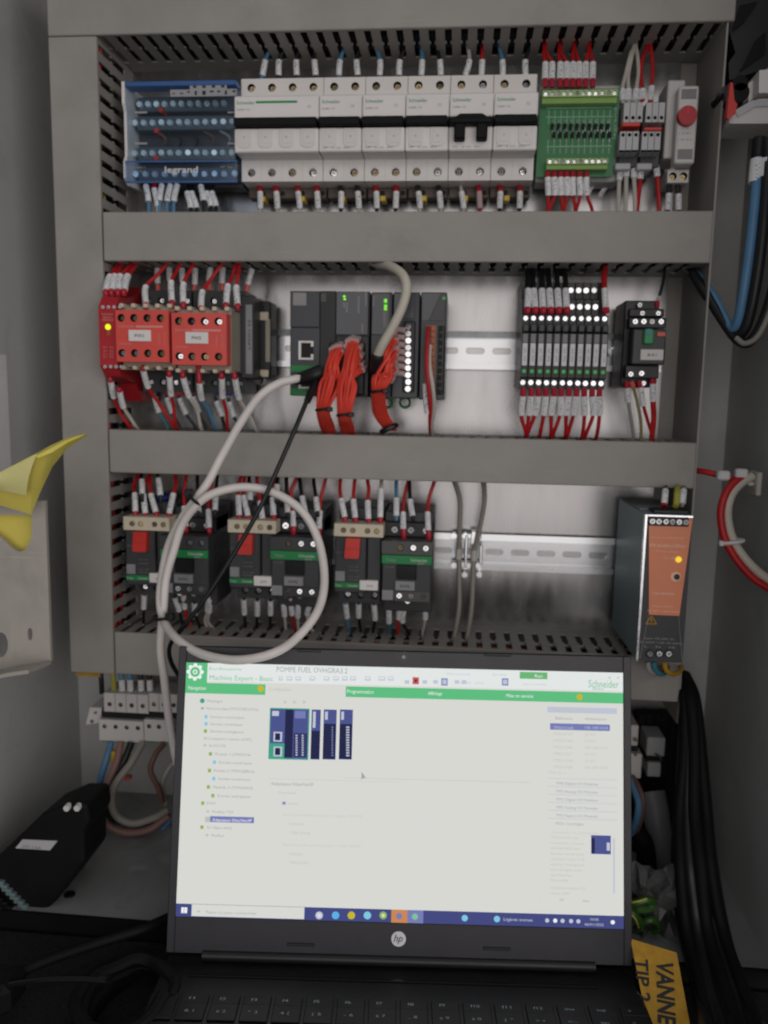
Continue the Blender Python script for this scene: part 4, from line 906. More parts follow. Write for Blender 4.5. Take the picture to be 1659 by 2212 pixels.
    # wires on top
for i,(cv,xa,xb,ga,gb,wh) in enumerate(CT):
    YF=-86; a0,a1,g0,g1=RX(cv,xa,ga,xb,gb,YF)
    w=45.; a0=a1-w if i!=1 else a0; a1=a0+w
    t=thing('contactor',f'black contactor with a green band and grey plate, {wh} of the three','contactor',((a0+a1)/2,-10,g0-44),'black contactors in the bottom row')
    b=MB(); b.box(a0+.4,a1-.4,YF+2,-11,g0-34,g1+11,b=1); b.box(a0,a1,-60,-11,g0-50,g1+36,b=1)
    b.build('housing','dark_grey',t)
    b=MB(); b.hblock(a0,a1,g1+1,g1+12.5,YF,-60,[a0+w*f for f in (.37,.62,.87)],3.0,4); b.build('upper_tier',['tier_grey' if i==2 else 'dark_grey','hole'],t)
    for f in (.37,.62,.87): screw(t,a0+w*f,YF+2.6,g1+6.7,2.7,random.choice(['zinc','zinc','brass']),h=1.6)
    b=MB(); b.box(a0,a1,-66,-20,g1+13,g1+27,b=1); b.build('top_terminals','black',t)
    for f in (.22,.55,.85): screw(t,a0+w*f,-66,g1+20,3.2,'zinc',h=1.8)
    gb_=MB().box(a0+.1,a1-.1,YF-.6,YF+2.5,g0,g1,b=.4).build('green_band','green',t)
    text(gb_,'TeSys',(a0+4,YF-.6,g0+2.6),2.6,'ink_white_dim',w=9); text(gb_,'Schneider',(a0+w*.58,YF-.6,g0+2.8),3.0,'ink_white',w=15); text(gb_,'Electric',(a0+w*.72,YF-.6,g0+.7),1.2,'ink_white',w=6)
    text(t,'LC1D09',(a0+3,YF+2,g0-4),1.5,'ink_grey',w=8)
    MB().box(a0+w*.30,a0+w*.70,YF+.5,YF+3,g0-14,g0-1,b=.5).build('moving_carrier','black_gloss',t)
    np_=MB().box(a0+w*.28,a0+w*.67,YF-.5,YF+2.4,g0-24,g0-15.5,b=.5).build('name_plate','grey_print',t); text(np_,'KM%d'%(i+1),(a0+w*.475,YF-.5,g0-21.2),2.6,'ink',w=8,align='C')
    MB().box(a0+1,a0+w*.24,YF+1.3,YF+2.4,g0-33.5,g0-24.5).build('grey_square','grey_print',t)
    b=MB(); b.box(a0+w*.26,a1-1,YF+1,YF+10,g0-34.5,g0-25,b=.6); b.build('lower_tier','tier_grey' if i==2 else 'dark_grey',t)
    for f in (.36,.60,.85): screw(t,a0+w*f,YF+1,g0-29,2.6,'zinc',h=1.6)
    for f in (.2,.5): screw(t,a0+w*f,-60,g0-40,2.6,'zinc',h=1.6)
up1=[('r',(255,425),(250,380),(245,235),(270,90),[(240,170)]),('r',(335,425),(330,395),(315,240),(360,90),[(325,160)]),('r',(430,425),(415,385),(375,240),(370,90),[(365,150)]),('r',(520,425),(520,395),(555,235),(570,90),[(575,160)])]
wtab(up1,q1,-72,-52,'red wire entering the left motor breaker from above, {o} from the left','wires above the left motor breaker',ZB2+8,r=1.7)
up2=[('r',(1080,455),(1078,410),(1070,255),(1095,95),[(1068,190)]),('r',(1150,455),(1148,415),(1115,255),(1125,95),[(1110,190)]),('r',(1268,455),(1265,440),(1245,300),(1220,95),[(1228,190)]),('r',(1355,455),(1352,410),(1345,270),(1375,95),[(1350,190)])]
wtab(up2,q1,-72,-52,'red wire entering the middle motor breaker from above, {o} from the left','wires above the middle motor breaker',ZB2+8,r=1.7)
up3=[('r',(392,480),(388,425),(360,280),(355,115),[(350,200)]),('r',(476,480),(472,430),(458,285),(470,115),[(462,200)]),('r',(582,480),(578,440),(572,295),(570,115),[(580,200)]),('w',(672,480),(672,425),(678,200),(685,115),None)]
wtab(up3,q2,-72,-52,'{c} wire entering the right motor breaker from above, {o} from the left','wires above the right motor breaker',ZB2+8,r=1.7)
rear=[('k',(305,300),(305,240),(302,130),(300,90),None,None),('k',(455,310),(450,250),(435,120),(430,90),None,None),('r',(655,545),(652,500),(640,340),(655,95),[(640,220)],'r'),('k',(755,420),(755,380),(750,300),(745,95),None,None),('r',(845,550),(838,510),(835,365),(870,95),[(842,260)],'r'),('k',(885,420),(885,370),(890,260),(905,100),None,None)]
wtab(rear,q1,-70,-50,'{c} wire behind the looped white cable above the left starter, {o} from the left','wires above the left contactor',ZB2+8,r=1.7)
rear=[('k',(1165,350),(1165,290),(1162,190),(1158,100),None,None),('k',(1375,310),(1375,280),(1380,170),(1385,100),None,None),('r',(1510,570),(1510,500),(1505,380),(1540,100),[(1490,230)],'r'),('k',(1465,430),(1465,390),(1460,290),(1455,100),None,None),('k',(1610,430),(1605,390),(1580,260),(1560,100),None,None)]
wtab(rear,q1,-68,-50,'{c} wire with white marker above the middle starter, {o} from the left','wires above the middle contactor',ZB2+8,r=1.9)
rear=[('k',(175,420),(172,380),(160,270),(140,120),None,None),('r',(188,560),(186,520),(190,375),(235,120),[(200,270)],'r'),('b',(800,450),(800,415),(800,275),(800,115),None,None),('r',(860,600),(855,520),(855,385),(900,115),[(865,260)],'r'),('k',(935,450),(930,415),(910,285),(905,115),None,None),('r',(1058,605),(1055,530),(1050,385),(1110,115),[(1062,270)],'r')]
wtab(rear,q2,-68,-50,'{c} wire with white marker around the right contactor top, {o} from the left','wires above the right contactor',ZB2+8,r=1.7)
p=pt(q1,460,280,-50); b=MB(); b.cyl((p.x,-20,p.z),(p.x,-52,p.z),4,n=14); b.build('cap_plug','blue_dot',smooth=True,label='small blue plug above the left motor breaker',cat='plug')
dn=[('k',(320,1010),(320,1045),(318,1150),(315,1290),None,None),('r',(632,1010),(635,1040),(645,1150),(740,1340),[(665,1240)],'r'),('k',(560,1030),(565,1065),(600,1170),(640,1330),None,None),('k',(720,1080),(722,1110),(728,1195),(780,1330),None,None),('w',(828,1020),(828,1065),(825,1170),(860,1360),[(805,1260)],'r'),('w',(835,1060),(838,1080),(840,1180),(890,1330),[(830,1260)],None)]
wtab(dn,q1,-60,-45,'{c} wire with marker below the left starter, {o} from the left','wires below the left starter',ZA3-8)
dn=[('k',(1115,1010),(1115,1080),(1120,1195),(1130,1320),None,None),('k',(1222,1010),(1222,1090),(1222,1205),(1215,1330),None,None),('k',(1330,1010),(1328,1090),(1328,1200),(1325,1330),None,None),('w',(1425,1060),(1430,1110),(1440,1210),(1450,1330),None,None),('r',(1488,1040),(1490,1065),(1500,1200),(1520,1320),None,'r'),('w',(1545,1080),(1548,1115),(1545,1220),(1550,1330),None,None)]
wtab(dn,q1,-58,-45,'{c} wire with marker below the middle starter, {o} from the left','wires below the middle starter',ZA3-8)
dn=[('b',(395,1080),(395,1115),(408,1225),(420,1330),None,None),('k',(500,1080),(500,1115),(500,1220),(515,1330),None,None),('k',(622,1080),(622,1120),(630,1240),(615,1330),None,None),('t',(740,1110),(740,1150),(742,1265),(745,1340),None,None),('r',(820,1075),(822,1110),(820,1235),(805,1380),None,'r'),('k',(870,1100),(865,1140),(850,1260),(900,1350),None,None),('w',(1025,1080),(1028,1110),(1030,1235),(1010,1340),None,'r'),('w',(120,1060),(115,1100),(90,1200),(175,1390),[(110,1290)],'r')]
wtab(dn,q2,-56,-45,'{c} wire with marker below the right starter, {o} in its row','wires below the right starter',ZA3-8)

# rail clamps and two grey cables
t=thing('cable_clamp','shiny metal cable clamp on the bottom rail holding two grey cables','cable clamp',pt(q2,1350,830,-20))
for x0,x1,y0,y1,Ya,Yb in ((1240,1480,555,600,-11,-16),(1240,1480,780,830,-11,-16),(1300,1315,600,780,-10.3,-22),(1345,1368,560,820,-11,-24),(1462,1485,640,800,-11,-22),(1395,1440,530,640,-11,-20)):
    c=RX(q2,x0,y0,x1,y1,-18); MB().box(c[0],c[1],Yb,Ya,c[2],c[3],b=.8).build('clamp_plate','zinc',t)
for x,y in ((1260,570),(1350,570),(1260,805),(1370,805),(1455,805),(1345,880),(1460,880)): p=pt(q2,x,y,-18); MB().cyl((p.x,-10,p.z),(p.x,-21,p.z),2.8,n=12).build('clamp_screw','zinc',t,smooth=True)
for i,pts in enumerate(([(1255,125,-42),(1270,160,-38),(1308,300,-32),(1305,500,-28),(1300,720,-26),(1302,950,-30),(1300,1150,-36),(1265,1360,-42),(1240,1420,-45)],[(1490,125,-42),(1500,180,-38),(1500,320,-33),(1455,560,-28),(1420,720,-26),(1412,900,-30),(1400,1150,-36),(1365,1380,-42),(1350,1430,-45)])):
    t=thing('instrument_cable',['grey cable hanging through the rail clamp, left of the two','grey cable hanging through the rail clamp, right of the two'][i],'cable',pt(q2,*pts[-1]),'grey cables in the rail clamp')
    b=MB(); b.tube([pt(q2,*p) for p in pts],2.3,n=10,k=8); b.build('jacket','cable_grey',t,smooth=True)
    x,y=((1297,715),(1420,728))[i]; p=pt(q2,x,y,-26); MB().tube([(p.x,p.y,p.z-5),(p.x,p.y,p.z+5)],3.4,n=10).build('shield_sleeve','w_white',t,smooth=True)

# power supply
YF=-123
a=pt(q3,1040,252,YF); bq=pt(q3,1284,262,YF); c=pt(q3,986,1000,YF); d=pt(q3,1222,1000,YF)
x0=(a.x+c.x)/2; x1=(bq.x+d.x)/2; z1_=(a.z+bq.z)/2; z0_=(c.z+d.z)/2
t=thing('power_supply','metal-cased power supply with an orange front at the lower right','power supply',((x0+x1)/2,-10,z0_))
MB().box(x0,x1,YF+2.5,-14,z0_,z1_,b=.8).build('case','teal_metal',t)
MB().box(x0-.3,x0+2.2,YF-1,YF+2.3,z0_-.2,z1_+.2,b=.4).build('edge_strip','zinc',t); MB().box(x0+2.3,x1+.2,YF-1,YF+2.3,z1_-2.2,z1_+.2,b=.4).build('edge_strip','zinc',t)
MB().box(x0+2.3,x1,YF,YF+2.4,z0_,z1_-2.3).build('front_panel','dark_grey',t)
H=z1_-z0_; W=x1-x0
zo=z0_+H*.325
MB().prism([(x0+3,z1_-2.6),(x1-.4,z1_-2.6),(x1-5.5,zo),(x0+8,zo)],'y',YF-1.2,YF-.05).build('orange_panel','orange',t)
for sg,xx0,xx1 in ((0,x0+8,x0+3.2),(1,x1-6,x1-.6)): MB().tube([(xx0,YF-.4,zo),(xx1,YF-.4,z0_+2)],.4,n=5,smooth=False).build('panel_line','mid_grey',t)
c0,c1,e0,e1=RX(q3,1056,268,1258,314,YF-1.5); MB().box(c0,c1,YF-2.2,YF-1,e0,e1,b=.4).build('terminal_plug','black',t)
for k in range(6): screw(t,c0+(c1-c0)*(k+.5)/6,YF-2.2,(e0+e1)/2,2.5,'zinc',h=1)
for x in (1060,1108,1155): p=pt(q3,x,958,YF); MB().cyl((p.x,YF+.5,p.z),(p.x,YF-.5,p.z),3.9,n=14).build('terminal_well','black',t); screw(t,p.x,YF-.5,p.z,2.6,'zinc',h=1)
p=pt(q3,1206,483,YF-1.2); b=MB(); b.cyl((p.x,YF-1.2,p.z),(p.x,YF-2.2,p.z),2.6,2.2,n=14); b.build('lamp','led_amber',t,smooth=True)
p=pt(q3,1192,570,YF-1.2); b=MB(); b.cyl((p.x,YF-1.2,p.z),(p.x,YF-1.6,p.z),4,n=16); b.build('adjuster_ring','ink_pale_orange',t); b=MB(); b.cyl((p.x+.8,YF-1.5,p.z),(p.x+.8,YF-2.4,p.z),2.4,n=12); b.build('adjuster','black',t)
for y,s,w,h in ((372,'PRO ECO 120W 24V 5A',26,1.6),(415,'Weidmüller',30,3.2),(440,'Power supply',18,1.6),(655,'1469480000',17,2.2),(718,'Output 24V DC',17,1.6),(742,'24-28V adjustable',26,1.5)):
    p=pt(q3,1150 if y<640 else 1128,y+6,YF-1.2); text(t,s,p,h,'ink_pale_orange',w=w,align='C')
text(t,'DC OK',pt(q3,1132,480,YF-1.2),1.8,'ink_pale_orange',w=9)
for y,s,w in ((888,'Input 100-240V AC',24),(908,'100-240V 1.4A 50-60Hz',36),(930,'L    N    PE',25)): text(t,s,pt(q3,1112,y,YF),1.7,'ink_white_dim',w=w,align='C')
p=pt(q3,1068,790,YF); b=MB(); s=4.2
for (ax,az),(bx_,bz) in (((-s,-3),(s,-3)),((s,-3),(0,4)),((0,4),(-s,-3))): b.tube([(p.x+ax,YF-.3,p.z+az),(p.x+bx_,YF-.3,p.z+bz)],.55,n=5,smooth=False)
b.box(p.x-.5,p.x+.5,YF-.5,YF-.1,p.z-1.6,p.z+1.8); b.build('warning_sign','tag_yellow',t)
MB().box(x0+1,x1-12,YF+25,-30,z1_+.1,z1_+1.2,b=.3).build('top_sticker','grey_print',t); MB().box(x0+8,x1-2,YF+6,YF+24,z1_,z1_+3,b=.6).build('top_terminals','black',t)
for i,(c,x,m) in enumerate((('k',1140,True),('y',1200,False),('g',1232,True))):
    pts=[pt(q3,x-8,215,YF+16),pt(q3,x-6,200,YF+18),pt(q3,x,135,YF+26),pt(q3,x+3,95,-60),Vector((pt(q3,x,95,-60).x,-50,ZB2+8))]
    wire(c,pts,['black wire with white marker on top of the power supply','yellow-green earth wire on top of the power supply','grey wire with marker at the right of the power supply top'][i],'wires above the power supply',fer='r' if i==0 else None,mark=m,r=1.6 if m else 2.6)
for i,(c,xa,xb) in enumerate((('y',1135,1218),('b',1080,1150),('g',1050,1120))):
    ps=[pt(q3,xa,1000,-112),pt(q3,xa+8,1040,-112),pt(q3,(xa+xb)/2+6,1062,-106),pt(q3,xb,1040,-90),pt(q3,xb-5,1005,-70),pt(q3,xb-20,960,-55)]
    b=MB(); b.tube(ps,2.2,n=8); b.build('wire',['tag_yellow','w_teal','w_grey'][i],smooth=True,label=['yellow wire looping under the power supply','teal wire looping under the power supply','grey wire looping under the power supply'][i],cat='wire',group='wires under the power supply')

# ================================================================= lower left: supply terminals and loops
YF=-40
def brick(xa,xb,n,lab):
    a0,a1,b0,b1=RX(lb,xa,228,xb,505,YF); t=thing('supply_terminal',lab,'terminal block',((a0+a1)/2,0,b0),'white supply terminals below the panel')
    zc=pt(lb,xa,352,YF).z; w=(a1-a0)/n; xs=[a0+w*(k+.5) for k in range(n)]
    b=MB(); b.hblock(a0,a1,zc+3.5,b1,YF,-5,xs,2.3,3,cz=pt(lb,xa,288,YF).z); b.hblock(a0-4,a1-4,b0,zc-3.5,YF-4,-5,[x-4 for x in xs],2.3,3,cz=pt(lb,xa,412,YF).z)
    b.box(a0-3,a1-3,YF+1,-6,zc-3.4,zc+3.4,mi=1); b.build('housing',['white_dim','black'],t)
    for x in xs: screw(t,x,YF+2.6,pt(lb,xa,288,YF).z,1.8,'brass'); screw(t,x-4,YF-1.4,pt(lb,xa,412,YF).z,1.8,'brass')
    MB().box(a0-3,a1-5,YF-2,-8,b0-2.2,b0-.1,b=.4).build('green_base','green',t)
    for k in range(1,n): MB().box(a0+w*k-.3,a0+w*k+.3,YF-.1,YF+.4,zc+3.6,b1-.3).build('seam','mid_grey',t)
brick(628,893,4,'white four-pole supply terminal under the left duct'); brick(898,1075,3,'narrower white supply terminal half hidden by the white cable')
c=RX(lb,525,300,612,405,-30); t=thing('end_bracket','pale end bracket at the left of the white supply terminals','bracket',((c[0]+c[1])/2,0,c[2])); MB().prism([(c[0],c[2]),(c[1],c[2]+3),(c[1]+2,c[3]),(c[0]+5,c[3])],'y',-34,-5).build('body','white_dim',t); p=pt(lb,575,340,-34); screw(t,p.x,-34,p.z,1.6,'brass'); p=pt(lb,555,390,-34); screw(t,p.x,-34,p.z,2.4,'zinc')
for i,(c,x0_,m) in enumerate((('k',612,False),('y',685,False),('b',735,True),('b',785,True),('k',850,True),('k',903,True))):
    a=pt(lb,x0_,225,-30); e=pt(lb,x0_-6,95,-30)
    wire(c,[a,pt(lb,x0_,205,-30),pt(lb,x0_-3,140,-31),e,e+Vector((0,5,15))],['thick black wire above the supply terminals at the far left','yellow wire above the supply terminals','blue wire with marker above the supply terminals, left','blue wire with marker above the supply terminals, right','black wire with marker above the supply terminals, left','black wire with marker above the supply terminals, right'][i],'wires above the supply terminals',fer=None,mark=m,r=2.6,mr=3.2)
LP=[('cable_blue',[(668,520,-46),(640,620,-55),(600,760,-60),(590,860,-55),(640,980,-45),(720,1075,-40),(820,1110,-40),(950,1070,-40),(1020,980,-30)],3.4,'blue wire looping down from the white supply terminals'),
 ('w_pink',[(725,520,-46),(700,640,-58),(640,780,-70),(600,900,-70),(640,1010,-64),(760,1060,-60),(900,1040,-55),(1010,960,-45)],3.6,'pale brown wire looping down from the white supply terminals'),
 ('cable_grey',[(855,525,-46),(790,640,-62),(700,760,-76),(670,860,-78),(700,960,-74),(800,1005,-70),(930,970,-60),(1000,930,-50)],3.8,'grey wire looping down from the white supply terminals'),
 ('w_black',[(790,520,-46),(740,640,-56),(660,780,-62),(635,900,-60),(680,1000,-56),(800,1040,-52),(930,1010,-45),(1010,940,-35)],3.6,'black wire looping down between the grey and brown ones'),
 ('w_brown',[(985,525,-46),(930,600,-58),(905,690,-62),(950,790,-60),(975,880,-50)],2.8,'dark brown wire curving under the second supply terminal'),
 ('w_grey',[(1040,640,-50),(990,720,-55),(975,800,-50),(1000,900,-40)],2.6,'thin grey wire beside the laptop edge under the terminals')]
for m,pts,r,lab in LP:
    b=MB(); b.tube([pt(lb,*p) for p in pts],r,n=10,k=8); b.build('supply_wire',m,smooth=True,label=lab,cat='wire',group='wires looping under the supply terminals')
a=pt(lb,690,860,-6); bq=pt(lb,985,1000,-6)
for i,(x,y,m,lab) in enumerate(((765,735,'fer_coral','small orange wire end among the loops under the supply terminals'),(682,605,'yellow_clip','yellow plastic clip just under the supply terminals'))):
    p=pt(lb,x,y,-50); b=MB(); b.box(p.x-3,p.x+3,-52,-44,p.z-(2 if i==0 else 6),p.z+(2 if i==0 else 6),b=.8); b.build('clip',m,label=lab,cat='clip')
# yellow sticker under the upright duct
c=RX(lb,462,92,605,118,-60); MB().box(c[0],c[1],-62,-61,c[2],c[3]).build('warning_sticker','tag_yellow',label='narrow yellow sticker strip under the upright left duct',cat='sticker')
# dark enclosure foot below the panel
MB().box(60,470,-8,BY-1,ZFL+1,-548,b=2).build('gland_box','mid_grey',label='dark grey gland box on the cabinet floor behind the wire loops',cat='box')

# black adapter lying against the left wall
t=thing('black_adapter','black plastic adapter with a white sticker lying in the lower left corner','adapter',pt(lb,250,1500,-170))
poly=[(400,885),(525,885),(542,1000),(508,1060),(512,1240),(330,1480),(200,1600),(-140,1700),(-160,1330),(0,1190),(250,950)]
fr=[pt(lb,x,y,-176) for x,y in poly]; bk=[p+Vector((-10,66,-14)) for p in fr]; n=len(fr)
b=MB(); b.add(fr+bk,[list(range(n)),list(range(n,2*n))[::-1]]+[[i,(i+1)%n,n+(i+1)%n,n+i] for i in range(n)]); o=b.build('shell','black_matte',t)
md=o.modifiers.new('bevel','BEVEL'); md.width=.004; md.segments=3; md.limit_method='ANGLE'
lp=[pt(lb,x,y,-176.6) for x,y in ((135,1103),(345,1112),(300,1168),(92,1155))]; b=MB(); b.add(lp+[p+Vector((0,.5,0)) for p in lp],[(0,1,2,3),(7,6,5,4),(0,4,5,1),(1,5,6,2),(2,6,7,3),(3,7,4,0)]); b.build('sticker','grey_plastic',t)
text(t,'24V 2.5A',pt(lb,130,1150,-176.7),2.6,'ink_grey',right=(1,0,-.03),up=(.3,0,1),w=17)
for x in (408,470): p=pt(lb,x,907,-176); b=MB(); b.cyl((p.x,-174,p.z),(p.x,-179,p.z),3.0,2.6,n=16); b.build('white_contact','ink_white',t,smooth=True)
for k in range(7):
    p=pt(lb,10+k*24,1365+k*24,-177); b=MB(); b.box(p.x-2.5,p.x+2.5,-180,-175,p.z-2.8,p.z+2.8,b=.8); b.build('rib','teal_metal',t)
    p=pt(lb,-10+k*26,1440+k*25,-177); b=MB(); b.box(p.x-2.8,p.x+2.8,-182,-175,p.z-5,p.z+4,b=1); b.build('rib','black_gloss',t)
b=MB(); b.tube([pt(lb,530,893,-150),pt(lb,560,870,-120),pt(lb,600,850,-100),pt(lb,640,800,-80)],2,n=8); b.build('lead','black',t,smooth=True)
c=pt(lb,440,1485,-150); b=MB(); b.cyl((c.x,c.y-6,ZFL),(c.x,c.y-6,ZFL+1.5),5,4.4,n=16); b.build('floor_plug','black_matte',label='small dark plug in the cabinet floor beside the black adapter',cat='plug')

# floor seam strip
# loose black cords lower left
b=MB(); b.tube([pt(lb,1020,1570,-196),pt(lb,860,1640,-215),pt(lb,620,1715,-230),pt(lb,420,1780,-245),pt(lb,230,1850,-260),pt(lb,80,1920,-270),pt(lb,-60,2000,-270)],4.2,n=10,k=8)
b.build('extension_cord','black_matte',smooth=True,label='black power cord crossing the lower left from the laptop',cat='cord')
b=MB(); b.tube([pt(lb,-40,1995,-290),pt(lb,100,1968,-292),pt(lb,280,1945,-295),pt(lb,480,1940,-298),pt(lb,640,1950,-300)],2.2,n=8,k=8)
b.build('thin_cord','black_gloss',smooth=True,label='thin shiny black cord below the power cord, lower left corner',cat='cord')
p=pt(lb,40,1990,-285); b=MB(); b.box(p.x-26,p.x+9,-300,-270,p.z-14,p.z+10,b=5); b.build('cord_plug','black_matte',label='black plug body at the lower left picture edge',cat='plug')

# ================================================================= left: wall paper, sheet-metal bracket, sticky notes
a=pt(la,62,75,-78); z1_=pt(la,62,75,-78).z; z0_=pt(la,62,830,-78).z
MB().prism([(WLX+.1,z0_),(WLX+.6,z0_),(WLX+.6,z1_),(WLX+.1,z1_)],'y',-150,P(20,900,-84).y).build('wall_label','paper',label='white paper label on the left cabinet wall at the picture edge',cat='label')
YB=-190
t=thing('metal_bracket','cream sheet-metal bracket with round holes at the left picture edge','bracket',pt(la,200,2000,YB))
def sheet_hole(mb,outer,holes,Yf,th):
    """flat sheet given by outline and hole outlines (x,z), triangulated in the mesh"""
    bm=bmesh.new(); edges=[]
    for lp in [outer]+holes:
        vs=[bm.verts.new((p[0],0,p[1])) for p in lp]
        edges+=[bm.edges.new((vs[i],vs[(i+1)%len(vs)])) for i in range(len(vs))]
    bmesh.ops.triangle_fill(bm,use_beauty=True,edges=edges); bm.verts.index_update()
    V=[v.co.copy() for v in bm.verts]; F=[[v.index for v in f.verts] for f in bm.faces]; bm.free()
    mb.add([(v.x,Yf,v.z) for v in V],F); mb.add([(v.x,Yf+th,v.z) for v in V],F)
    for lp in [outer]+holes:
        n=len(lp); mb.add([(p[0],Yf,p[1]) for p in lp]+[(p[0],Yf+th,p[1]) for p in lp],[[i,(i+1)%n,n+(i+1)%n,n+i] for i in range(n)])
def xz(c,x,y,Y): p=pt(c,x,y,Y); return (p.x,p.z)
def ell(c,x,y,rx,ry,Y,n=20): return [xz(c,x+rx*math.cos(2*math.pi*i/n),y+ry*math.sin(2*math.pi*i/n),Y) for i in range(n)]
outer=[xz(la,x,y,YB) for x,y in ((-260,1060),(170,1040),(296,1032),(335,2090),(200,2105),(-260,2180))]
cut=[xz(la,x,y,YB) for x,y in ((-200,1120),(60,1125),(205,1125),(212,1240),(195,1310),(160,1360),(120,1368),(80,1345),(0,1270),(-200,1150))]
b=MB(); sheet_hole(b,outer,[cut,ell(la,5,1980,48,82,YB),ell(la,197,1910,17,42,YB,14)],YB,3.5); b.build('sheet','bracket',t)
f0=[pt(la,x,y,YB-1) for x,y in ((335,2085),(200,2105),(-260,2215))]; f1=[p+Vector((0,-34,4)) for p in f0]
b=MB(); b.add(f0+f1+[p+Vector((0,0,-3)) for p in f0+f1],[(0,1,4,3),(1,2,5,4),(6,9,10,7),(7,10,11,8),(0,3,9,6),(3,4,10,9),(4,5,11,10),(2,8,11,5),(0,6,7,1),(1,7,8,2)]); b.build('flange','bracket',t)
MB().box(pt(la,-260,1100,YB).x,pt(la,175,1100,YB).x,YB+12,YB+13,pt(la,0,1400,YB).z,pt(la,0,1110,YB).z).build('backing','note',t)
# yellow sticky notes: two curled sheets
def sheetgrid(grid,mt,parent,name='sheet',th=.35):
    n=len(grid);m=len(grid[0]); b=MB(); V=[Vector(p) for r in grid for p in r]; F=[[i*m+j,i*m+j+1,(i+1)*m+j+1,(i+1)*m+j] for i in range(n-1) for j in range(m-1)]
    b.add(V,F); b.add([v+Vector((0,th,0)) for v in V],F); return b.build(name,mt,parent,smooth=True,fixn=False)
def curl(rows,sub=6):
    rs=[catmull(r,sub) for r in rows]; out=[]
    cols=[catmull([r[j] for r in rs],sub) for j in range(len(rs[0]))]
    return [[cols[j][i] for j in range(len(cols))] for i in range(len(cols[0]))]
t=thing('sticky_note','curled yellow sticky notes stuck to the cream bracket','sticky note',pt(la,100,1100,-215))
def ruled(T,B,n=5,m=6):
    g=[[] for _ in range(m+1)]
    for i in range(len(T)-1):
        for k in range(n+(i==len(T)-2)):
            f=k/n; a=Vector(T[i]).lerp(Vector(T[i+1]),f); c=Vector(B[i]).lerp(Vector(B[i+1]),f)
            for j in range(m+1): g[j].append(a.lerp(c,j/m)+Vector((0,-3*math.sin(math.pi*j/m),0)))
    return g
T=[pt(la,x,y,Y) for x,y,Y in ((-200,930,-222),(0,842,-226),(245,716,-232),(330,668,-228),(430,622,-219),(520,598,-210),(592,588,-204))]
B=[pt(la,x,y,Y) for x,y,Y in ((-200,1080,-212),(0,1062,-212),(205,1122,-208),(268,965,-212),(345,805,-211),(440,690,-207),(575,598,-204))]
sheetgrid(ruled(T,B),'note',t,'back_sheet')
T=[pt(la,x,y,Y) for x,y,Y in ((-200,930,-230),(0,845,-234),(243,722,-240))]; B=[pt(la,x,y,Y) for x,y,Y in ((-200,935,-224),(0,962,-228),(172,996,-233))]
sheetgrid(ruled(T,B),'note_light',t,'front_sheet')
T=[pt(la,x,y,Y) for x,y,Y in ((245,716,-233),(330,668,-229),(430,622,-220),(520,598,-211),(592,588,-204.5))]; B=[pt(la,x,y,Y) for x,y,Y in ((252,752,-241),(340,715,-236),(440,652,-226),(530,607,-214),(593,590,-205))]
sheetgrid(ruled(T,B,m=2),'note',t,'folded_edge')

# ================================================================= right wall
# switch block at the upper right
t=thing('switch_block','black switch on the right wall with pale terminals and a red tab, upper right corner','switch',pt(z4,1500,940,-90))
def poly_solid(cv,pts,Y0,Y1,m,name,par):
    f=[pt(cv,x,y,Y0) for x,y in pts]; k=[p+Vector((0,Y1-Y0,0)) for p in f]; n=len(f); b=MB()
    b.add(f+k,[list(range(n)),list(range(n,2*n))[::-1]]+[[i,(i+1)%n,n+(i+1)%n,n+i] for i in range(n)]); return b.build(name,m,par)
poly_solid(z4,[(1355,-30),(1800,-30),(1800,560),(1600,560),(1480,600),(1350,640),(1345,500),(1400,420),(1350,250)],-72,-30,'black','housing',t)
poly_solid(z4,[(1440,40),(1580,10),(1480,160),(1380,240)],-76,-71.8,'black_gloss','rib',t); poly_solid(z4,[(1560,320),(1640,250),(1640,420),(1440,560)],-76,-71.8,'black_gloss','rib',t)
for k in range(5):
    x=1460+k*42; poly_solid(z4,[(x,700-k*35),(x+36,672-k*35),(x+36,800-k*14),(x,830-k*14)],-78,-50,'mid_grey' if k%2==0 else 'white_dim','terminal',t)
poly_solid(z4,[(1590,560),(1800,540),(1800,740),(1585,740)],-92,-60,'white_plastic','terminal_cover',t)
poly_solid(z4,[(1350,945),(1460,860),(1580,790),(1800,780),(1800,970),(1640,985),(1350,985)],-88,-50,'white_dim','terminal_base',t); 
poly_solid(z4,[(1395,880),(1530,800),(1800,790),(1800,840),(1560,850),(1420,930)],-89.5,-88.1,'grey_plastic','terminal_rib',t)
poly_solid(z4,[(1345,780),(1360,655),(1378,660),(1392,800),(1415,830),(1400,900),(1345,950),(1330,940)],-98,-92,'red_part','tab',t)
for x,y,r in ((1325,735,5),(1440,735,7),(1440,660,6)): p=pt(z4,x,y,-84); b=MB(); b.cyl((p.x,-60,p.z),(p.x,-84,p.z),r,n=16); b.build('knob','black_gloss',t,smooth=True)
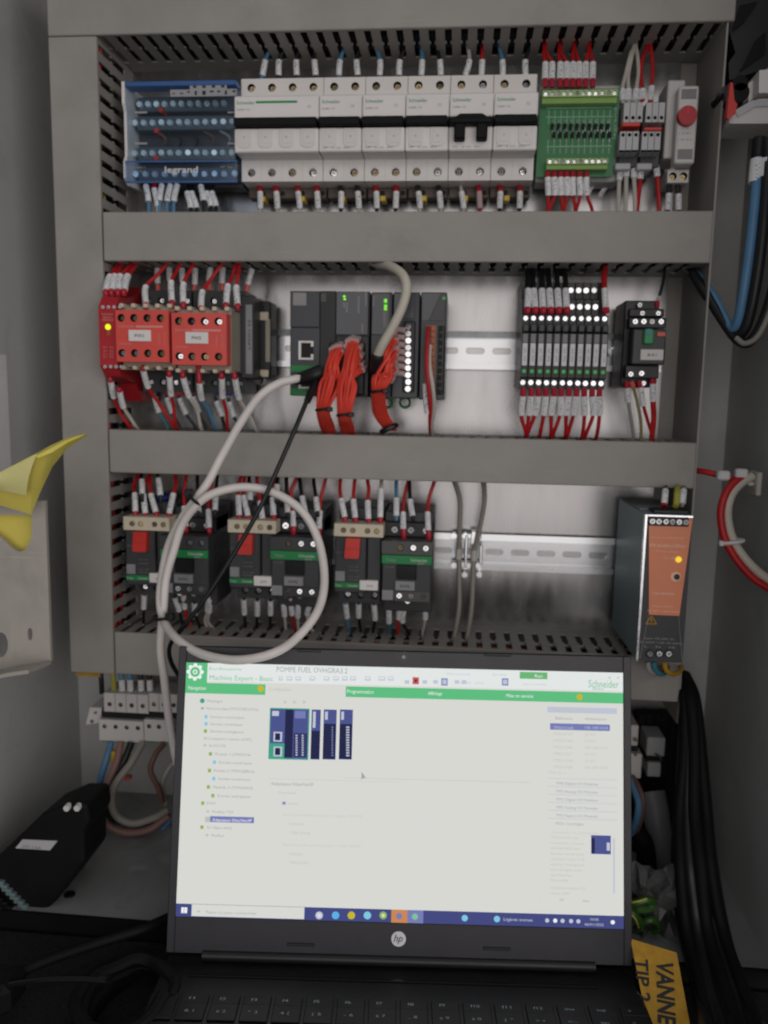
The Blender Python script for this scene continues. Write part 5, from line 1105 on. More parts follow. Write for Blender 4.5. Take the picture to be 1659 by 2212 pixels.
# cables from it
def cable(name,m,pts,r,label,group,marker=None,cv=uu,boot=None):
    ps=[pt(cv,*p) for p in pts]; t=thing(name,label,'cable',min(ps,key=lambda p:p.z),group); b=MB(); b.tube(ps,r,n=12,k=8); b.build('jacket',m,t,smooth=True)
    if marker: MB().tube([pt(cv,*p) for p in marker],r+1.4,n=12).build('marker_sleeve','marker',t,smooth=True)
    if boot: MB().tube([pt(cv,*p) for p in boot],r+1.2,n=12).build('boot','black',t,smooth=True)
G='cables hanging on the right wall'
cable('power_cable','cable_blue',[(1640,300,-88),(1638,345,-92),(1630,440,-98),(1618,550,-100),(1603,650,-98),(1590,705,-92),(1572,700,-84),(1545,650,-74),(1515,605,-60),(1488,575,-45)],4.0,'blue cable hanging from the upper right switch and turning back to the panel',G,marker=[(1636,345,-92),(1633,370,-93),(1631,395,-94)][0:3],boot=[(1641,300,-88),(1639,322,-90),(1637,342,-92)])
cable('power_cable','w_black',[(1658,300,-92),(1656,380,-98),(1648,500,-104),(1632,620,-104),(1612,705,-98),(1590,722,-90),(1562,690,-80),(1530,630,-68),(1500,588,-52),(1480,572,-40)],4.2,'black cable hanging behind the blue one on the right wall',G,marker=[(1655,345,-94),(1654,365,-95),(1652,385,-96)])
cable('power_cable','w_black',[(1690,480,-104),(1675,600,-106),(1650,690,-104),(1620,738,-98),(1595,735,-92),(1570,705,-84),(1535,650,-74),(1495,590,-60)],4.2,'outer black cable hanging lowest on the right wall',G)
cable('power_cable','cable_grey',[(1700,560,-110),(1672,650,-111),(1640,722,-108),(1610,742,-103),(1590,730,-98)],2.2,'thin grey cable at the outside of the black cables, right wall',G)
# red and white pair with a tie mount
sq=conv(1100,1160,2.023)
G='red and white cables on the right wall'
cable('red_cable','w_red',[(1290,32,-70),(1340,40,-84),(1420,58,-90),(1480,75,-94),(1530,72,-98)],2.6,'dark red cable coming out from behind the duct on the right wall',G,cv=q3)
cable('red_cable','w_red',[(1560,62,-96),(1500,85,-100),(1445,150,-104),(1420,240,-106),(1430,340,-108),(1460,420,-110),(1520,510,-112),(1600,590,-114),(1720,660,-116)],3.2,'bright red cable curving down the right wall beside the white one',G,cv=q3)
cable('white_cable','cable_beige',[(1580,62,-96),(1535,85,-98),(1475,150,-102),(1452,240,-104),(1465,340,-106),(1500,420,-108),(1560,500,-110),(1640,570,-112),(1740,625,-114)],3.9,'thick off-white cable curving down the right wall',G,cv=q3)
p=pt(q3,1472,392,-107); b=MB(); ring=[(p.x+9.5*math.cos(a),p.y+6*math.sin(a),p.z+1.4*math.cos(a)) for a in [2*math.pi*j/18 for j in range(19)]]; b.tube(ring,1.7,n=6,k=2); b.box(p.x-11,p.x-7,p.y-6,p.y,p.z-3.5,p.z+1,b=.8); b.build('cable_tie','ink_white',smooth=True,label='white tie around the red and white cables on the right wall',cat='cable tie')
c=RX(q3,1562,35,1622,170,-90); t=thing('tie_mount','pale square tie mount glued to the right wall','tie mount',(c[1],-90,c[2])); MB().box(c[0]+1,c[0]+5,-106,-84,c[2]+3,c[3],b=1).build('base','w_white',t); MB().box(c[0]-4,c[0]+1.2,-100,-90,c[2]+14,c[3]-12,b=1).build('saddle','w_white',t)
for i,(x,y,lab) in enumerate(((1432,58,'white tie on the dark red cable by the duct end'),(1522,48,'white tie where the pair meets the square mount'))):
    p=pt(q3,x,y,-98); b=MB(); b.box(p.x-5,p.x+5,p.y-4,p.y+4,p.z-4,p.z+4,b=1.5); b.build('cable_tie','ink_white',label=lab,cat='cable tie')

# lower right: terminals, wires, hose bundle, bag, tag
c=RX(rb,295,360,412,480,-30); t=thing('rail_terminal','grey rail terminal beside the laptop, lower right','terminal block',((c[0]+c[1])/2,0,c[2]-10)); b=MB(); b.box(c[0],c[1],-34,-5,c[2],c[3],b=1); c2_=RX(rb,300,520,385,612,-30); b.box(c2_[0],c2_[1],-34,-5,c2_[2],c2_[3],b=1); b.build('housing','grey_plastic',t); MB().box(c[0]+1,c[1]-4,-30,-5,c2_[3]-1,c[2]+1).build('gap','black',t)
p=pt(rb,378,485,-36); b=MB(); b.tube([(p.x-4,-37,p.z+2),(p.x,-39,p.z),(p.x+2,-38,p.z-4)],.9,n=6); b.build('spring_clip','zinc',t,smooth=True)
c=RX(rb,185,282,262,610,-40); t=thing('supply_terminal','white terminal showing past the right laptop edge','terminal block',((c[0]+c[1])/2,0,c[2]),'white supply terminals below the panel'); h=c[3]-c[2]
b=MB(); b.box(c[0]-14,c[1]-4,-44,-5,c[2]+h*.6,c[3],b=1); b.box(c[0]-14,c[1],-48,-5,c[2],c[2]+h*.48,b=1); b.build('housing','white_dim',t); MB().box(c[0]-13,c[1]-3,-42,-6,c[2]+h*.48,c[2]+h*.6).build('gap','black',t)
for y in (385,478): p=pt(rb,235,y,-48); screw(t,p.x-1,-48,p.z,1.8,'brass')
G='wires beside the right laptop edge'
for m,pts,r,lab in (('w_brown',[(210,620,-50),(250,690,-60),(278,780,-66),(262,900,-66),(215,1040,-60)],2.4,'brown wire curving beside the right laptop edge'),('cable_blue',[(195,640,-52),(230,730,-62),(248,800,-68),(235,900,-68),(200,1000,-62)],3.2,'blue wire curving beside the right laptop edge')):
    b=MB(); b.tube([pt(rb,*p) for p in pts],r,n=8,k=8); b.build('supply_wire',m,smooth=True,label=lab,cat='wire',group=G)
G='black cables of the thick bundle at the right'
rn=random.Random(5)
for i in range(13):  # fan widened low so black strands stand in for the dark floor corner
    o=i*8.2+rn.uniform(-3,3); oy=(-14 if i%2 else 6)+rn.uniform(-4,4); r=rn.uniform(4.2,6.4); j=lambda a=9:rn.uniform(-a,a)
    pts=[(505+o*.45,-30,-50),(538+o*.7+j(4),120,-70+oy),(535+o*1.1+j(),450,-90+oy),(508+o*1.8+j(),850,-110+oy),(508+o*2.2+j(),1200,-140+oy),(545+o*2.6+j(14),1600,-165+oy*.6),(610+o*3.1+j(20),1950,-214+oy*.4),(690+o*3.7+j(30),2260,-268),(760+o*4.2+j(30),2520,-345)]
    b=MB(); b.tube([pt(rb,*p) for p in pts],r,n=10,k=8); b.build('heavy_cable','black_matte' if i%3 else 'black',smooth=True,label=f'black cable in the thick bundle at the lower right, {ORD[i]} strand from the left',cat='cable',group=G)
for i,(x,r) in enumerate(((250,9),(300,10),(350,9),(400,10),(440,9))):  # cables added to darken the back wall, which only lies in shade
    b=MB(); b.tube([pt(rb,x+20,200,8),pt(rb,x,500,4),pt(rb,x+12*math.sin(i),850,0),pt(rb,x-10,1150,-20),pt(rb,x-30,1450,-60)],r,n=10,k=6); b.build('heavy_cable','black_matte',smooth=True,label=f'black cable added to darken the back wall behind the right laptop edge, {ORD[i]} from the left',cat='cable',group='black cables added as shade behind the laptop edge')
# grey conduit piece behind
b=MB(); b.tube([pt(rb,330,720,-30),pt(rb,360,860,-40),pt(rb,385,1050,-50),pt(rb,400,1260,-60)],lambda s:13-2*s,n=14,k=8); b.build('conduit','mid_grey',smooth=True,label='grey conduit between the laptop edge and the heavy black bundle',cat='conduit')
b=MB(); b.tube([pt(rb,240,980,-60),pt(rb,285,1060,-64),pt(rb,300,1200,-66),pt(rb,290,1360,-64)],9,n=12,k=6); b.build('heavy_cable','black_matte',smooth=True,label='short black cable piece right beside the laptop edge',cat='cable')
# crumpled plastic bag, green and clear
def crumple(c,rx,rz,m,name,par,seed,n=12):
    rnd=random.Random(seed); b=MB(); V=[]
    for i in range(n+1):
        for j in range(n+1):
            a=(i/n-.5)*2; d=(j/n-.5)*2; V.append(c+Vector((a*rx+rnd.uniform(-3,3),rnd.uniform(-7,7)+6*math.sin(a*7+seed)*math.cos(d*5),d*rz+rnd.uniform(-3,3))))
    b.add(V,[[i*(n+1)+j,(i+1)*(n+1)+j,(i+1)*(n+1)+j+1,i*(n+1)+j+1] for i in range(n) for j in range(n)]); b.add([v+Vector((0,.5,0)) for v in V],[[i*(n+1)+j,(i+1)*(n+1)+j,(i+1)*(n+1)+j+1,i*(n+1)+j+1] for i in range(n) for j in range(n)])
    return b.build(name,m,par,fixn=False)
t=thing('plastic_bag','crumpled clear plastic bag beside the right laptop edge','plastic bag',pt(rb,300,1640,-150))
crumple(pt(rb,290,1500,-150),32,42,'bag_clear','film',t,3); 
tw=thing('earth_wire','short green-yellow wire coiled in the clear bag beside the laptop','wire',pt(rb,260,1600,-165))
for m,pts,r in (('bag_green',[(150,1440,-166),(230,1432,-170),(300,1412,-170),(340,1430,-166),(320,1465,-168),(250,1475,-170),(200,1490,-168)],3.4),('bag_green',[(180,1470,-172),(240,1530,-174),(262,1585,-172),(230,1600,-166)],3.0),('bag_green',[(250,1580,-166),(300,1545,-168),(350,1545,-166),(375,1590,-160),(340,1620,-158)],3.0),('w_yellow',[(170,1478,-174),(228,1535,-176),(250,1590,-174)],1.0),('w_yellow',[(170,1430,-170),(235,1424,-173),(300,1405,-172)],.9)):
    b=MB(); b.tube([pt(rb,*p) for p in pts],r,n=8,k=6); b.build('insulation' if m=='bag_green' else 'yellow_stripe',m,tw,smooth=True)
# yellow tag with lettering
t=thing('cable_tag','yellow tag lettered in black hanging on the heavy black bundle','tag',pt(rb,430,2200,-230))
A0=pt(rb,195,1662,-208); A1=pt(rb,492,1752,-212); A2=pt(rb,600,2330,-258); A3=pt(rb,330,2330,-258)
b=MB(); nn=(A1-A0).cross(A3-A0).normalized(); nn=nn if nn.y<0 else -nn

def ontag(x,y):
    d=RC.transposed() @ Vector(((rb(x,y)[0]-829.5)/FPX,(rb(x,y)[1]-1106)/FPX,1)); k=(A0-CAM).dot(nn)/d.dot(nn); return CAM+d*k
A2=ontag(600,2330)
b.add([A0,A1,A2,A3]+[p-nn*1 for p in (A0,A1,A2,A3)],[(0,1,2,3),(7,6,5,4),(0,4,5,1),(1,5,6,2),(2,6,7,3),(3,7,4,0)]); b.build('plate','tag_yellow',t)
dn_=(A2-A1).normalized(); 
v0=pt(rb,395,1795,-224); v1=pt(rb,420,2125,-246); upv=nn.cross((v1-v0).normalized())
def ontag(x,y):
    d=RC.transposed() @ Vector(((rb(x,y)[0]-829.5)/FPX,(rb(x,y)[1]-1106)/FPX,1)); k=(A0-CAM).dot(nn)/d.dot(nn); return CAM+d*k
v0=ontag(362,1800); v1=ontag(376,2205); rt=(v1-v0).normalized(); upv=nn.cross(rt)
text(t,'VANNE',v0,12.5,'ink',right=rt,up=upv,w=(v1-v0).length,off=.5,bold=.03)
w0=ontag(226,1785); w1=ontag(238,1990); rt=(w1-w0).normalized(); upv=nn.cross(rt)
text(t,'TIP 2',w0,9.5,'ink',right=rt,up=upv,w=(w1-w0).length*1.35,off=.5,bold=.02)

# ================================================================= cables in front
t=thing('network_cable','white network cable looping in front of the motor starters from the controller','cable',P(500,1430,-190))
ps=[(668,812,-90),(640,818,-106),(600,830,-114),(556,862,-118),(520,915,-122),(480,985,-126),(448,1042,-128),(424,1080,-128),(392,1125,-126),(364,1180,-126),(350,1245,-130),(345,1300,-136),(352,1340,-150),(378,1378,-172),(430,1412,-192),(505,1424,-204),(580,1412,-204),(640,1378,-190),(684,1320,-168),(700,1250,-148),(690,1170,-134),(650,1105,-128),(590,1065,-128),(525,1052,-132),(465,1064,-136),(425,1092,-138),(395,1135,-136),(374,1190,-136),(360,1250,-138),(352,1320,-142),(348,1400,-140),(356,1470,-136),(368,1560,-130),(380,1640,-128),(395,1700,-124)]
rn=random.Random(11)
b=MB(); b.tube([P(p[0]+rn.uniform(-2.5,2.5),p[1]+rn.uniform(-2.5,2.5),p[2]+rn.uniform(-2,2)) for p in ps],3.55,n=14,k=8); b.build('jacket','cable_white',t,smooth=True)
b=MB(); b.tube([P(690,806,-86),P(668,812,-92),P(640,820,-104)],lambda s:7.5-2.5*s,n=12); b.build('plug_boot','black',t,smooth=True)
def ziptie(p,rx,ry,ang,label):
    b=MB(); ca,sn=math.cos(ang),math.sin(ang); ring=[(p.x+rx*math.cos(a)*ca,p.y+ry*math.sin(a),p.z+rx*math.cos(a)*sn) for a in [2*math.pi*j/20 for j in range(21)]]
    b.tube(ring,1.5,n=6,k=2); h=Vector((p.x-rx*ca,p.y-2,p.z-rx*sn)); b.box(h.x-4,h.x+3,h.y-5,h.y+2,h.z-3,h.z+4,b=1); return b.build('cable_tie','black',smooth=True,label=label,cat='cable tie',group='black ties on the white network cable')
ziptie(P(427,1078,-133),7.5,10,-.7,'black tie at the top of the white cable loop'); ziptie(P(352,1332,-146),8,9,math.pi+.1,'black tie at the lower left of the white cable loop')
t=thing('usb_cable','thin black cable running diagonally from the controller down behind the laptop','cable',P(380,1470,-140))
ps=[(676,838,-96),(662,868,-112),(636,930,-124),(600,1012,-132),(556,1108,-140),(500,1205,-146),(440,1298,-152),(395,1355,-152),(368,1392,-146),(368,1425,-140),(388,1462,-134),(420,1500,-130)]
b=MB(); b.tube([P(*p) for p in ps],1.95,n=10,k=8); b.build('jacket','w_black',t,smooth=True)
b=MB(); b.tube([P(690,815,-84),P(680,832,-92),P(664,866,-111)],lambda s:4.6-1.6*s,n=10); b.build('plug','black',t,smooth=True)

# ================================================================= laptop
LC=Vector((283.2,-220.4,-555.4)); YAW=math.radians(4.3); TILT=math.radians(12.8)
LXv=Vector((math.cos(YAW),math.sin(YAW),0)); LBK=Vector((-math.sin(YAW),math.cos(YAW),0))
LUP=Vector((0,0,1))*math.cos(TILT)+LBK*math.sin(TILT); LN=LXv.cross(LUP)   # toward the viewer
SW,SH=344.2,193.6
t=thing('laptop','open black laptop showing a white programming screen in front of the panel','laptop',LC+Vector((0,0,-36)))
LT=t
class LB(MB):      # boxes in lid coordinates (x along screen, d depth toward viewer, h up the lid)
    def lb(s,x0,x1,d0,d1,h0,h1,b=0,mi=0):
        n=len(s.v); s.box(x0,x1,d0,d1,h0,h1,b,mi)
        for i in range(n,len(s.v)): v=s.v[i]; s.v[i]=LC+LXv*v.x+LN*v.y+LUP*v.z
        return s
def onscreen(c,x,y):
    u,v=c(x,y); d=RC.transposed() @ Vector(((u-829.5)/FPX,(v-1106)/FPX,1)); k=(LC-CAM).dot(LN)/d.dot(LN); q=CAM+d*k-LC
    return q.dot(LXv),q.dot(LUP)
lid=LB(); hx=SW/2+6.5; top=SH+13; bot=-27
lid.lb(-hx,hx,-6,-1.2,bot,top,b=1.6); o=lid.build('lid','lid',t)
bz=LB(); bz.lb(-hx+.4,-SW/2,-1.2,.9,bot+.4,top-.4,b=.5); bz.lb(SW/2,hx-.4,-1.2,.9,bot+.4,top-.4,b=.5); bz.lb(-SW/2,SW/2,-1.2,.9,SH,top-.4,b=.5); bz.lb(-SW/2,SW/2,-1.2,.9,bot+.4,0,b=.5); bez=bz.build('bezel','lid',t)
ds=LB(); ds.lb(-SW/2,SW/2,-1.1,0,0,SH); DSP=ds.build('display','d_page',t)
for c,x,y,w in ((uu,668,1405,52),(uu,1075,1414,58),(uu,650,2039,58),(uu,1073,2048,58)):
    X,Hh=onscreen(c,x,y); q=LB(); q.lb(X-w*.18,X+w*.18,.7,1.9,Hh-1.2,Hh+1.2,b=.6); q.build('rubber_bumper','black',bez)
X,Hh=onscreen(uu,872,1419); q=LB(); n0=LC+LXv*X+LUP*Hh; q.cyl(n0+LN*.8,n0+LN*1.3,4.2,n=20); q.build('camera_window','black_gloss',bez); q=LB(); q.cyl(n0+LN*1.2,n0+LN*1.6,1.4,n=12); q.build('camera_lens','legend',bez)
X,Hh=onscreen(uu,861,2027); n0=LC+LXv*X+LUP*Hh; q=LB(); q.cyl(n0+LN*.8,n0+LN*1.2,5.6,n=28); q.build('logo_disc','logo_grey',bez)
text(bez,'hp',n0+LN*1.2-LUP*1.9-LXv*.6,5.6,'lid',right=LXv,up=LUP,w=6.4,align='C',shear=.3,name='logo_letters')
# --- what the display shows
def scr(c,x0,y0,x1,y1,m,name='panel',d=.06):
    a=onscreen(c,x0,(y0+y1)/2); b_=onscreen(c,x1,(y0+y1)/2); e=onscreen(c,(x0+x1)/2,y0); f=onscreen(c,(x0+x1)/2,y1)
    q=LB(); X0=max(a[0],-SW/2); X1=min(b_[0],SW/2); q.lb(X0,X1,d-.04,d,max(f[1],0),min(e[1],SH)); return q.build(name,m,DSP)
def stx(c,s,x,y,w,m='d_text',h=None,align='L'):
    a=onscreen(c,x,y); p=LC+LXv*a[0]+LUP*a[1]; e=onscreen(c,x+w,y); W=abs(e[0]-a[0])
    if h is None: hh=2.0
    else: hh=h
    return text(DSP,s,p-LUP*hh/2,hh,m,right=LXv,up=LUP,w=W,off=.14,align=align)
q=LB(); zt_=onscreen(sa,400,310)[1]; q.lb(-SW/2,SW/2,.02,.04,zt_,SH); q.build('title_area','d_title',DSP)
gz1=onscreen(sa,400,322)[1]; gz0=gz1-8.2
def grn(xa,xb,ca,cb):
    X0=onscreen(ca,xa,350)[0]; X1=onscreen(cb,xb,350)[0]; q=LB(); q.lb(max(X0,-SW/2),min(X1,SW/2),.05,.08,gz0,gz1); q.build('green_tab','d_green',DSP)
grn(60,662,sa,sa); grn(1258,1600,sa,sb)
scr(sa,70,165,232,318,'d_green','app_icon')
cx,cz=onscreen(sa,142,236); pc=LC+LXv*cx+LUP*cz
for j in range(8):
    a=2*math.pi*j/8; q=LB(); a0=pc+(LXv*math.cos(a)+LUP*math.sin(a))*5.2; q.cyl(a0+LN*.05,a0+LN*.16,1.7,n=10); q.build('gear_tooth','d_white',DSP)
for r_,m,dd in ((5.2,'d_white',.2),(3.9,'d_green',.24),(1.9,'d_white',.28),(1.0,'d_green',.32)):
    q=LB(); q.cyl(pc+LN*(dd-.05),pc+LN*dd,r_,n=20); q.build('gear_ring',m,DSP)
stx(sa,'EcoStruxure',250,210,235,'d_greentext',2.2); stx(sa,'Machine Expert - Basic',250,275,470,'d_greentext',4.0)
stx(sa,'POMPE FUEL OVHGRA3.2',745,215,525,'d_text',4.2)
for x,w in ((760,30),(820,40),(885,40),(990,40),(1095,40),(1165,40),(1230,40),(1290,40),(1400,40),(1500,50),(1570,40)): 
    scr(sa,x,270,x+w,300,'d_soft','toolbar_icon',.07); scr(sa,x+5,275,x+w-6,290,'d_title','toolbar_icon_fill',.1)
scr(sb,384,208,420,248,'d_red','toolbar_stop',.07); scr(sb,396,220,408,236,'d_dark','toolbar_stop_mark',.1)
for x in (340,440,500,620,660): scr(sb,x,225,x+26,245,'d_soft','toolbar_icon',.07)
for x in (545,885): scr(sb,x,215,x+36,255,'d_select','toolbar_toggle',.07); scr(sb,x+6,222,x+30,248,'d_soft','toolbar_toggle_fill',.1)
scr(sb,985,180,1140,218,'d_greenbtn','run_button',.07); stx(sb,'Run',1070,200,42,'d_white',2.6)
stx(sb,'Déconnecté',575,187,130,'d_soft',2.0); stx(sb,'Arrêté',830,192,80,'d_soft',2.0); stx(sb,'temps de scrutation',1000,245,135,'d_soft',1.8); stx(sb,'COM   ETH',650,240,130,'d_soft',1.8)
stx(sb,'Schneider',1370,243,170,'d_greentext',6.0); stx(sb,'Electric',1395,272,60,'d_greentext',2.2)
for x,s in ((1432,'_'),(1482,'o'),(1530,'x')): stx(sb,s,x,208,14,'d_text',2.2)
stx(sa,'Navigation',92,352,130,'d_white',3.0); stx(sa,'Configuration',690,362,165,'d_faint',2.6); stx(sa,'Programmation',1268,378,195,'d_white',3.0)
stx(sb,'Affichage',470,297,80,'d_white',2.8); stx(sb,'Mise en service',910,310,150,'d_white',2.8)
def sdot(c,x,y,r,m):
    a=onscreen(c,x,y); p=LC+LXv*a[0]+LUP*a[1]; q=LB(); q.cyl(p+LN*.08,p+LN*.14,r,n=16); q.build('dot',m,DSP)
sdot(sa,627,360,2.5,'d_yellow'); sdot(sb,1320,320,2.4,'d_yellow')
TREE=[('Messages',230,450,115,'d_greentext',195),('MyController (TM221ME16T/G)',225,505,385,'d_text',195),('Entrées numériques',258,568,250,'d_cyan',222),('Sorties numériques',258,620,235,'d_cyan',222),('Entrées analogiques',258,674,245,'d_lime',218),('Compteurs rapides (HSC)',238,728,325,'d_faint',218),("Bus d'E/S (TM3)",248,780,120,'d_faint',215),('Module 1 (TM3DI16)',288,843,265,'d_lime',255),('Entrées numériques',318,905,245,'d_cyan',285),('Module 2 (TM3DQ8R/G)',280,966,300,'d_lime',248),('Sorties numériques',315,1026,235,'d_cyan',280),('Module 3 (TM3AI4/G)',275,1088,295,'d_lime',240),('Entrées analogiques',310,1152,245,'d_lime',273),('ETH1',230,1208,62,'d_lime',198),('Modbus TCP',270,1270,155,'d_faint',236),('SL1 (ligne série)',228,1386,185,'d_lime',192),('Modbus',262,1445,95,'d_faint',230)]
for s,x,y,w,m,ix in TREE:
    stx(sa,s,x,y,w,'d_text',2.1)
    if m in('d_cyan','d_lime') : scr(sa,ix-11,y-13,ix+11,y+13,m,'tree_icon',.07)
    elif m=='d_greentext': sdot(sa,ix,y,1.9,'d_teal')
    else: scr(sa,ix-10,y-8,ix+10,y+8,m,'tree_icon',.07)
scr(sa,252,1308,578,1352,'d_select','selected_row',.07); stx(sa,'Adaptateur EtherNet/IP',270,1330,290,'d_white',2.3); scr(sa,215,1308,250,1350,'d_faint','tree_icon',.07)
# module pictures
scr(sa,690,505,985,885,'d_teal','module_frame',.05); scr(sa,697,514,976,876,'d_plc','module_picture',.08); scr(sa,806,514,866,870,'d_dark','module_strip',.11); scr(sa,870,690,972,868,'d_plc2','module_strip',.11)
scr(sa,694,765,802,878,'d_teal','module_band',.12); scr(sa,712,525,762,562,'d_soft','module_badge',.12); scr(sa,880,525,960,580,'d_select','module_badge',.12)
for y in (716,825): scr(sa,722,y-36,786,y+36,'d_soft','port_picture',.14); scr(sa,734,y-26,772,y+26,'d_dark','port_hole',.17)
for x in (893,938):
    for k in range(9): scr(sa,x-7,702+k*18,x+7,712+k*18,'d_soft','pin_picture',.14)
for x0,x1,ym,wk in ((1000,1068,672,0),(1090,1186,620,1),(1210,1306,622,2)):
    scr(sa,x0,515,x1,885,'d_plc','module_picture',.08); scr(sa,x0,ym,x1-4,880,'d_dark','module_strip',.11); scr(sa,x0+14,530,x0+34,590 if wk else 650,'d_soft','module_badge',.12)
    if wk:
        for k in range(12): scr(sa,x1-46 if wk==2 else x1-34,640+k*19,x1-22,651+k*19,'d_soft' if wk==2 else 'd_select','pin_picture',.14)
for x in (810,880,950): scr(sa,x-14,450,x+10,470,'d_line','zoom_icon',.07)
a=onscreen(sa,1383,1005); q=LB(); pc=LC+LXv*a[0]+LUP*a[1]; q.add([pc+LN*.1+LXv*x_+LUP*z_ for x_,z_ in ((-1,3),(-1,-3),(.6,-1.6),(2,-2.2),(1.8,-.4))],[(0,1,2,3,4)]); q.build('mouse_pointer','d_text',DSP)
for y,x0,x1,c in ((1040,690,1659,sa),(785,0,1040,sb)): scr(c,x0,y-1.5,x1,y+1.5,'d_line','rule',.05)
stx(sa,'Adaptateur EtherNet/IP',705,1062,315,'d_text',2.6); stx(sa,'Propriétés',762,1128,130,'d_faint',2.1); scr(sa,784,1194,816,1222,'d_soft','check_box',.07); scr(sa,790,1200,810,1216,'d_select','check_mark',.1); stx(sa,'Activé',832,1210,70,'d_faint',2.0)
stx(sa,"Paramètres d'entrée (cible -> origine, %QWE)",795,1290,585,'d_line',2.2); stx(sa,'Instance',840,1358,105,'d_faint',2.2); stx(sa,'Taille (mots)',845,1424,150,'d_faint',2.2)
stx(sa,'Paramètres de sortie (origine -> cible, %IWE)',790,1512,575,'d_line',2.2); stx(sa,'Instance',840,1580,100,'d_faint',2.2); stx(sa,'Taille (mots)',840,1644,140,'d_faint',2.2)
# right-hand column
scr(sb,1140,378,1530,410,'d_soft','catalog_bar',.05); stx(sb,'M221 Logic Controllers',1185,395,215,'d_faint',2.0); stx(sb,'Référence',1185,437,95,'d_text',2.1); stx(sb,'Alimentation',1348,440,122,'d_text',2.1)
scr(sb,1155,470,1490,506,'d_select','selected_row',.07); stx(sb,'TM221C16R',1175,490,110,'d_soft',2.0); stx(sb,'100..240 VCA',1350,490,130,'d_soft',2.0)
for k,(s1,s2,w2) in enumerate((('TM221C16T','24 VCC',60),('TM221C16U','24 VCC',60),('TM221C24R','100..240 VCA',130),('TM221C24T','24 VCC',60),('TM221C24U','24 VCC',60),('TM221C40R','100..240 VCA',130))): stx(sb,s1,1172,525+k*37,110,'d_faint',2.0); stx(sb,s2,1350,528+k*37,w2,'d_faint',2.0)
stx(sb,'M221 Book',1148,742,100,'d_soft',2.0)
for k,s in enumerate(('TM3 Digital I/O Modules','TM3 Analog I/O Modules','TM2 Digital I/O Modules','TM2 Analog I/O Modules','TM3 Expert I/O Modules','M221 Cartridges')): scr(sb,1140,778+k*45,1530,781+k*45,'d_soft','rule',.05); stx(sb,s,1188,802+k*45,235 if k<5 else 155,'d_text',2.2)
stx(sb,'Description du périphérique',1165,1075,265,'d_line',2.0)
for k,(s,w) in enumerate((('TM221C16R (vis)',155),('Contrôleur compact',185),('100-240 VCA avec',165),('entrées numériques',185),('sorties à relais 2 A',190),('entrées analogiques',190),('port de ligne série',175),('port Ethernet',120),('Mini-USB',95),('Consommation 5V',200),('maxi 24V',110))): stx(sb,s,1158,1105+k*30+(12 if k>8 else 0),w,'d_faint',1.9)
scr(sb,1385,1095,1495,1200,'d_plc','device_picture',.07); scr(sb,1388,1110,1405,1195,'d_dark','device_strip',.1); scr(sb,1472,1135,1490,1180,'d_soft','device_mark',.1)
scr(sb,1508,1110,1518,1420,'d_soft','scroll_bar',.06); stx(sb,'OK',1208,1455,24,'d_text',2.0); stx(sb,'Ann.',1335,1460,40,'d_text',2.0)
# taskbar
tz=onscreen(k1,800,64)[1]; tz=9.6
q=LB(); q.lb(-SW/2,SW/2,.05,.08,0,tz); q.build('taskbar','d_navy',DSP)
q=LB(); q.lb(onscreen(k1,578,90)[0],onscreen(k1,1163,90)[0],.1,.13,0.6,tz-.2); q.build('search_box','d_page',DSP)
stx(k1,'Taper ici pour rechercher',650,82,265,'d_text',2.2); stx(k1,'o',608,76,16,'d_text',2.4)
scr(k1,525,58,556,88,'d_white','start_icon',.14); scr(k1,539,56,541,90,'d_navy','start_icon_gap',.18)
for x,m in ((1240,'d_soft'),(1325,'d_iconblue'),(1407,'d_yellow'),(1490,'d_cyan'),(1572,'d_lime')): sdot(k1,x,100,2.9,m); sdot(k1,x,100,1.4,'d_white') if x in (1240,1572) else None
a=onscreen(k2,162,105)[0]; b_=onscreen(k2,245,105)[0]; q=LB(); q.lb(a,b_,.1,.13,0,tz); q.build('task_highlight','d_orange',DSP); q=LB(); q.lb(b_,onscreen(k2,328,105)[0],.1,.13,0,tz); q.build('task_highlight','d_select',DSP)
for x,m in ((203,'d_select'),(285,'d_greentext'),(543,'d_cyan'),(710,'d_cyan'),(970,'d_soft'),(1012,'d_white'),(1050,'d_soft'),(1094,'d_soft'),(1132,'d_soft'),(1310,'d_white')): 
    aa=onscreen(k2,x,112)[0]; p=LC+LXv*aa+LUP*(tz/2); q=LB(); q.cyl(p+LN*.12,p+LN*.2,2.4 if x<800 else 1.6,n=14); q.build('task_icon',m,DSP)
def tks(s,x,w,dz,h):
    aa=onscreen(k2,x,112)[0]; e=onscreen(k2,x+w,112)[0]; text(DSP,s,LC+LXv*aa+LUP*(tz/2+dz),h,'d_soft',right=LXv,up=LUP,w=e-aa,off=.16)
tks('Légères averses',745,150,-1.1,2.4); tks('10:05',1195,42,.8,2.0); tks('06/01/2022',1165,98,-3.0,2.0)
# --- base with keyboard
HB=LC+LUP*bot    # hinge line
ZD=HB.z-5.0
LF=-LBK
class KB(MB):      # boxes in deck coordinates (x, f toward viewer, z up)
    def kb(s,x0,x1,f0,f1,z0,z1,b=0,mi=0):
        n=len(s.v); s.box(x0,x1,f0,f1,z0,z1,b,mi)
        for i in range(n,len(s.v)): v=s.v[i]; s.v[i]=Vector((HB.x,HB.y,ZD))+LXv*v.x+LF*v.y+Vector((0,0,v.z))
        return s
k=KB(); k.kb(-hx-1,hx+1,-6,232,-18,0,b=2.5); k.build('base','deck',t)
k=KB(); k.cyl(HB-LXv*150+Vector((0,0,-1)),HB+LXv*150+Vector((0,0,-1)),4.2,n=16); k.build('hinge','black',t,smooth=True)
k=KB(); k.kb(-hx+22,hx-30,16,19,0,1.2,b=.4); k.build('speaker_ridge','black_gloss',t)
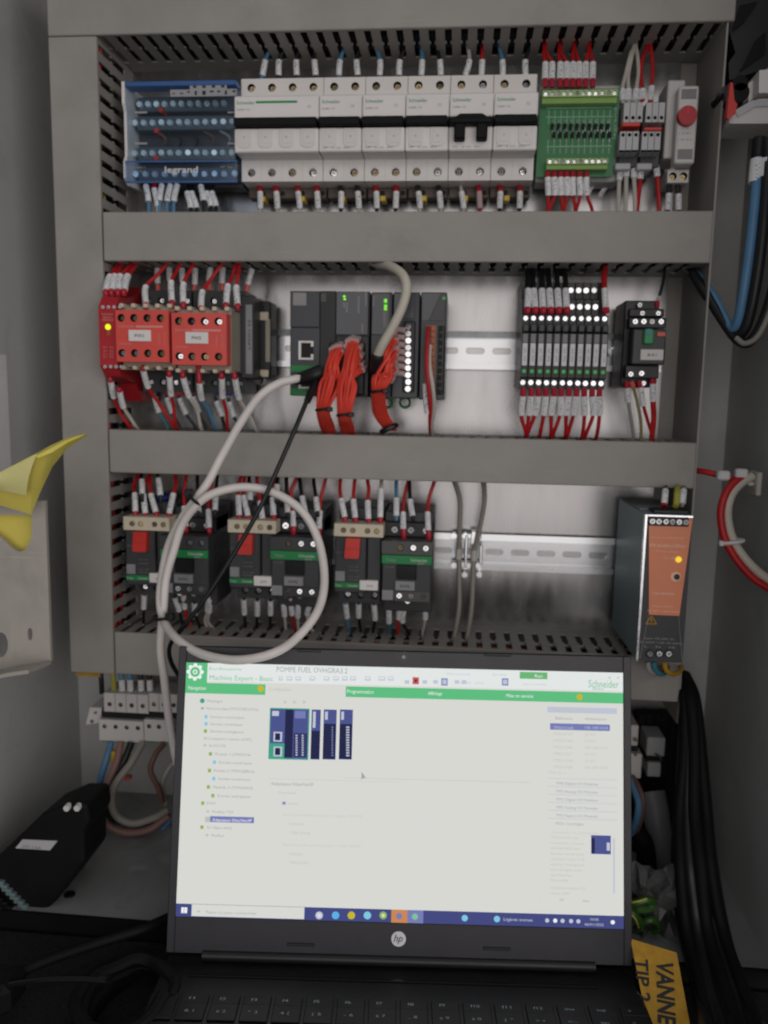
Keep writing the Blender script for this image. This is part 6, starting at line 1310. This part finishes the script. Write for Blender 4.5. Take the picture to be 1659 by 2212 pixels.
def ondeck(c,x,y):
    u,v=c(x,y); d=RC.transposed() @ Vector(((u-829.5)/FPX,(v-1106)/FPX,1)); kk=(ZD+1-CAM.z)/d.z; q=CAM+d*kk-Vector((HB.x,HB.y,ZD)); return q.dot(LXv),q.dot(LF)
F0=ondeck(k1,1000,545)[1]; F1=ondeck(k1,1000,610)[1]; XA=ondeck(k1,430,540)[0]; XB=ondeck(k2,1425,608)[0]
rows=[('esc|f1|f2|f3|f4|f5|f6|f7|f8|f9|f10|f11|f12|ins|sup|>'.split('|'),F0,9.0),('2|& 1|é 2 ~|" 3 #|\' 4 {|( 5 [|- 6 ||è 7 `|_ 8|ç 9 ^|à 0 @|) °|= +|<-|ver|/'.split('|') if False else ['²','& 1','é 2','" 3','4 {','( 5','- 6','è 7','_ 8','ç 9','à 0',') °','= +','<--','ver','*'],F1,15.5),
 ('tab|A|Z|E|R|T|Y|U|I|O|P|^|$|<|7|8'.split('|'),F1+18.6,15.5),('maj|Q|S|D|F|G|H|J|K|L|M|%|*|>|4|5'.split('|'),F1+37.2,15.5)]
for ri,(keys,fc,dp) in enumerate(rows):
    n=len(keys); pw=(XB-XA)/(n-1.0)
    for j,s in enumerate(keys):
        xc=XA+pw*j+(ri>1)*pw*.3*(ri-1); kk=KB(); kk.kb(xc-pw*.44,xc+pw*.44,fc-dp*.5,fc+dp*.5,0.05,1.6,b=.5); ko=kk.build('key','key',t)
        pz=Vector((HB.x,HB.y,ZD+1.6)); 
        text(ko,s,pz+LXv*(xc-pw*.2)+LF*(fc+1.2),2.6,'legend',right=LXv,up=-LF,w=min(pw*.5,2.2*len(s)),off=.15,name='legend')
# dark cord bundle left of the keyboard
t=thing('cord_bundle','black coiled cord heaped in shadow left of the keyboard','cord',Vector((HB.x-hx-30,HB.y-60,-612)))
cc=Vector((HB.x-hx-16,HB.y-52,-606))
for i in range(5):
    ring=[(cc.x+(24+i*2)*math.cos(a)+random.uniform(-3,3),cc.y+(52-i*4)*math.sin(a),-607+5*i+random.uniform(-2,2)) for a in [2*math.pi*j/14 for j in range(15)]]
    b=MB(); b.tube(ring,5,n=8,k=4); b.build('loop','black_matte',t,smooth=True)
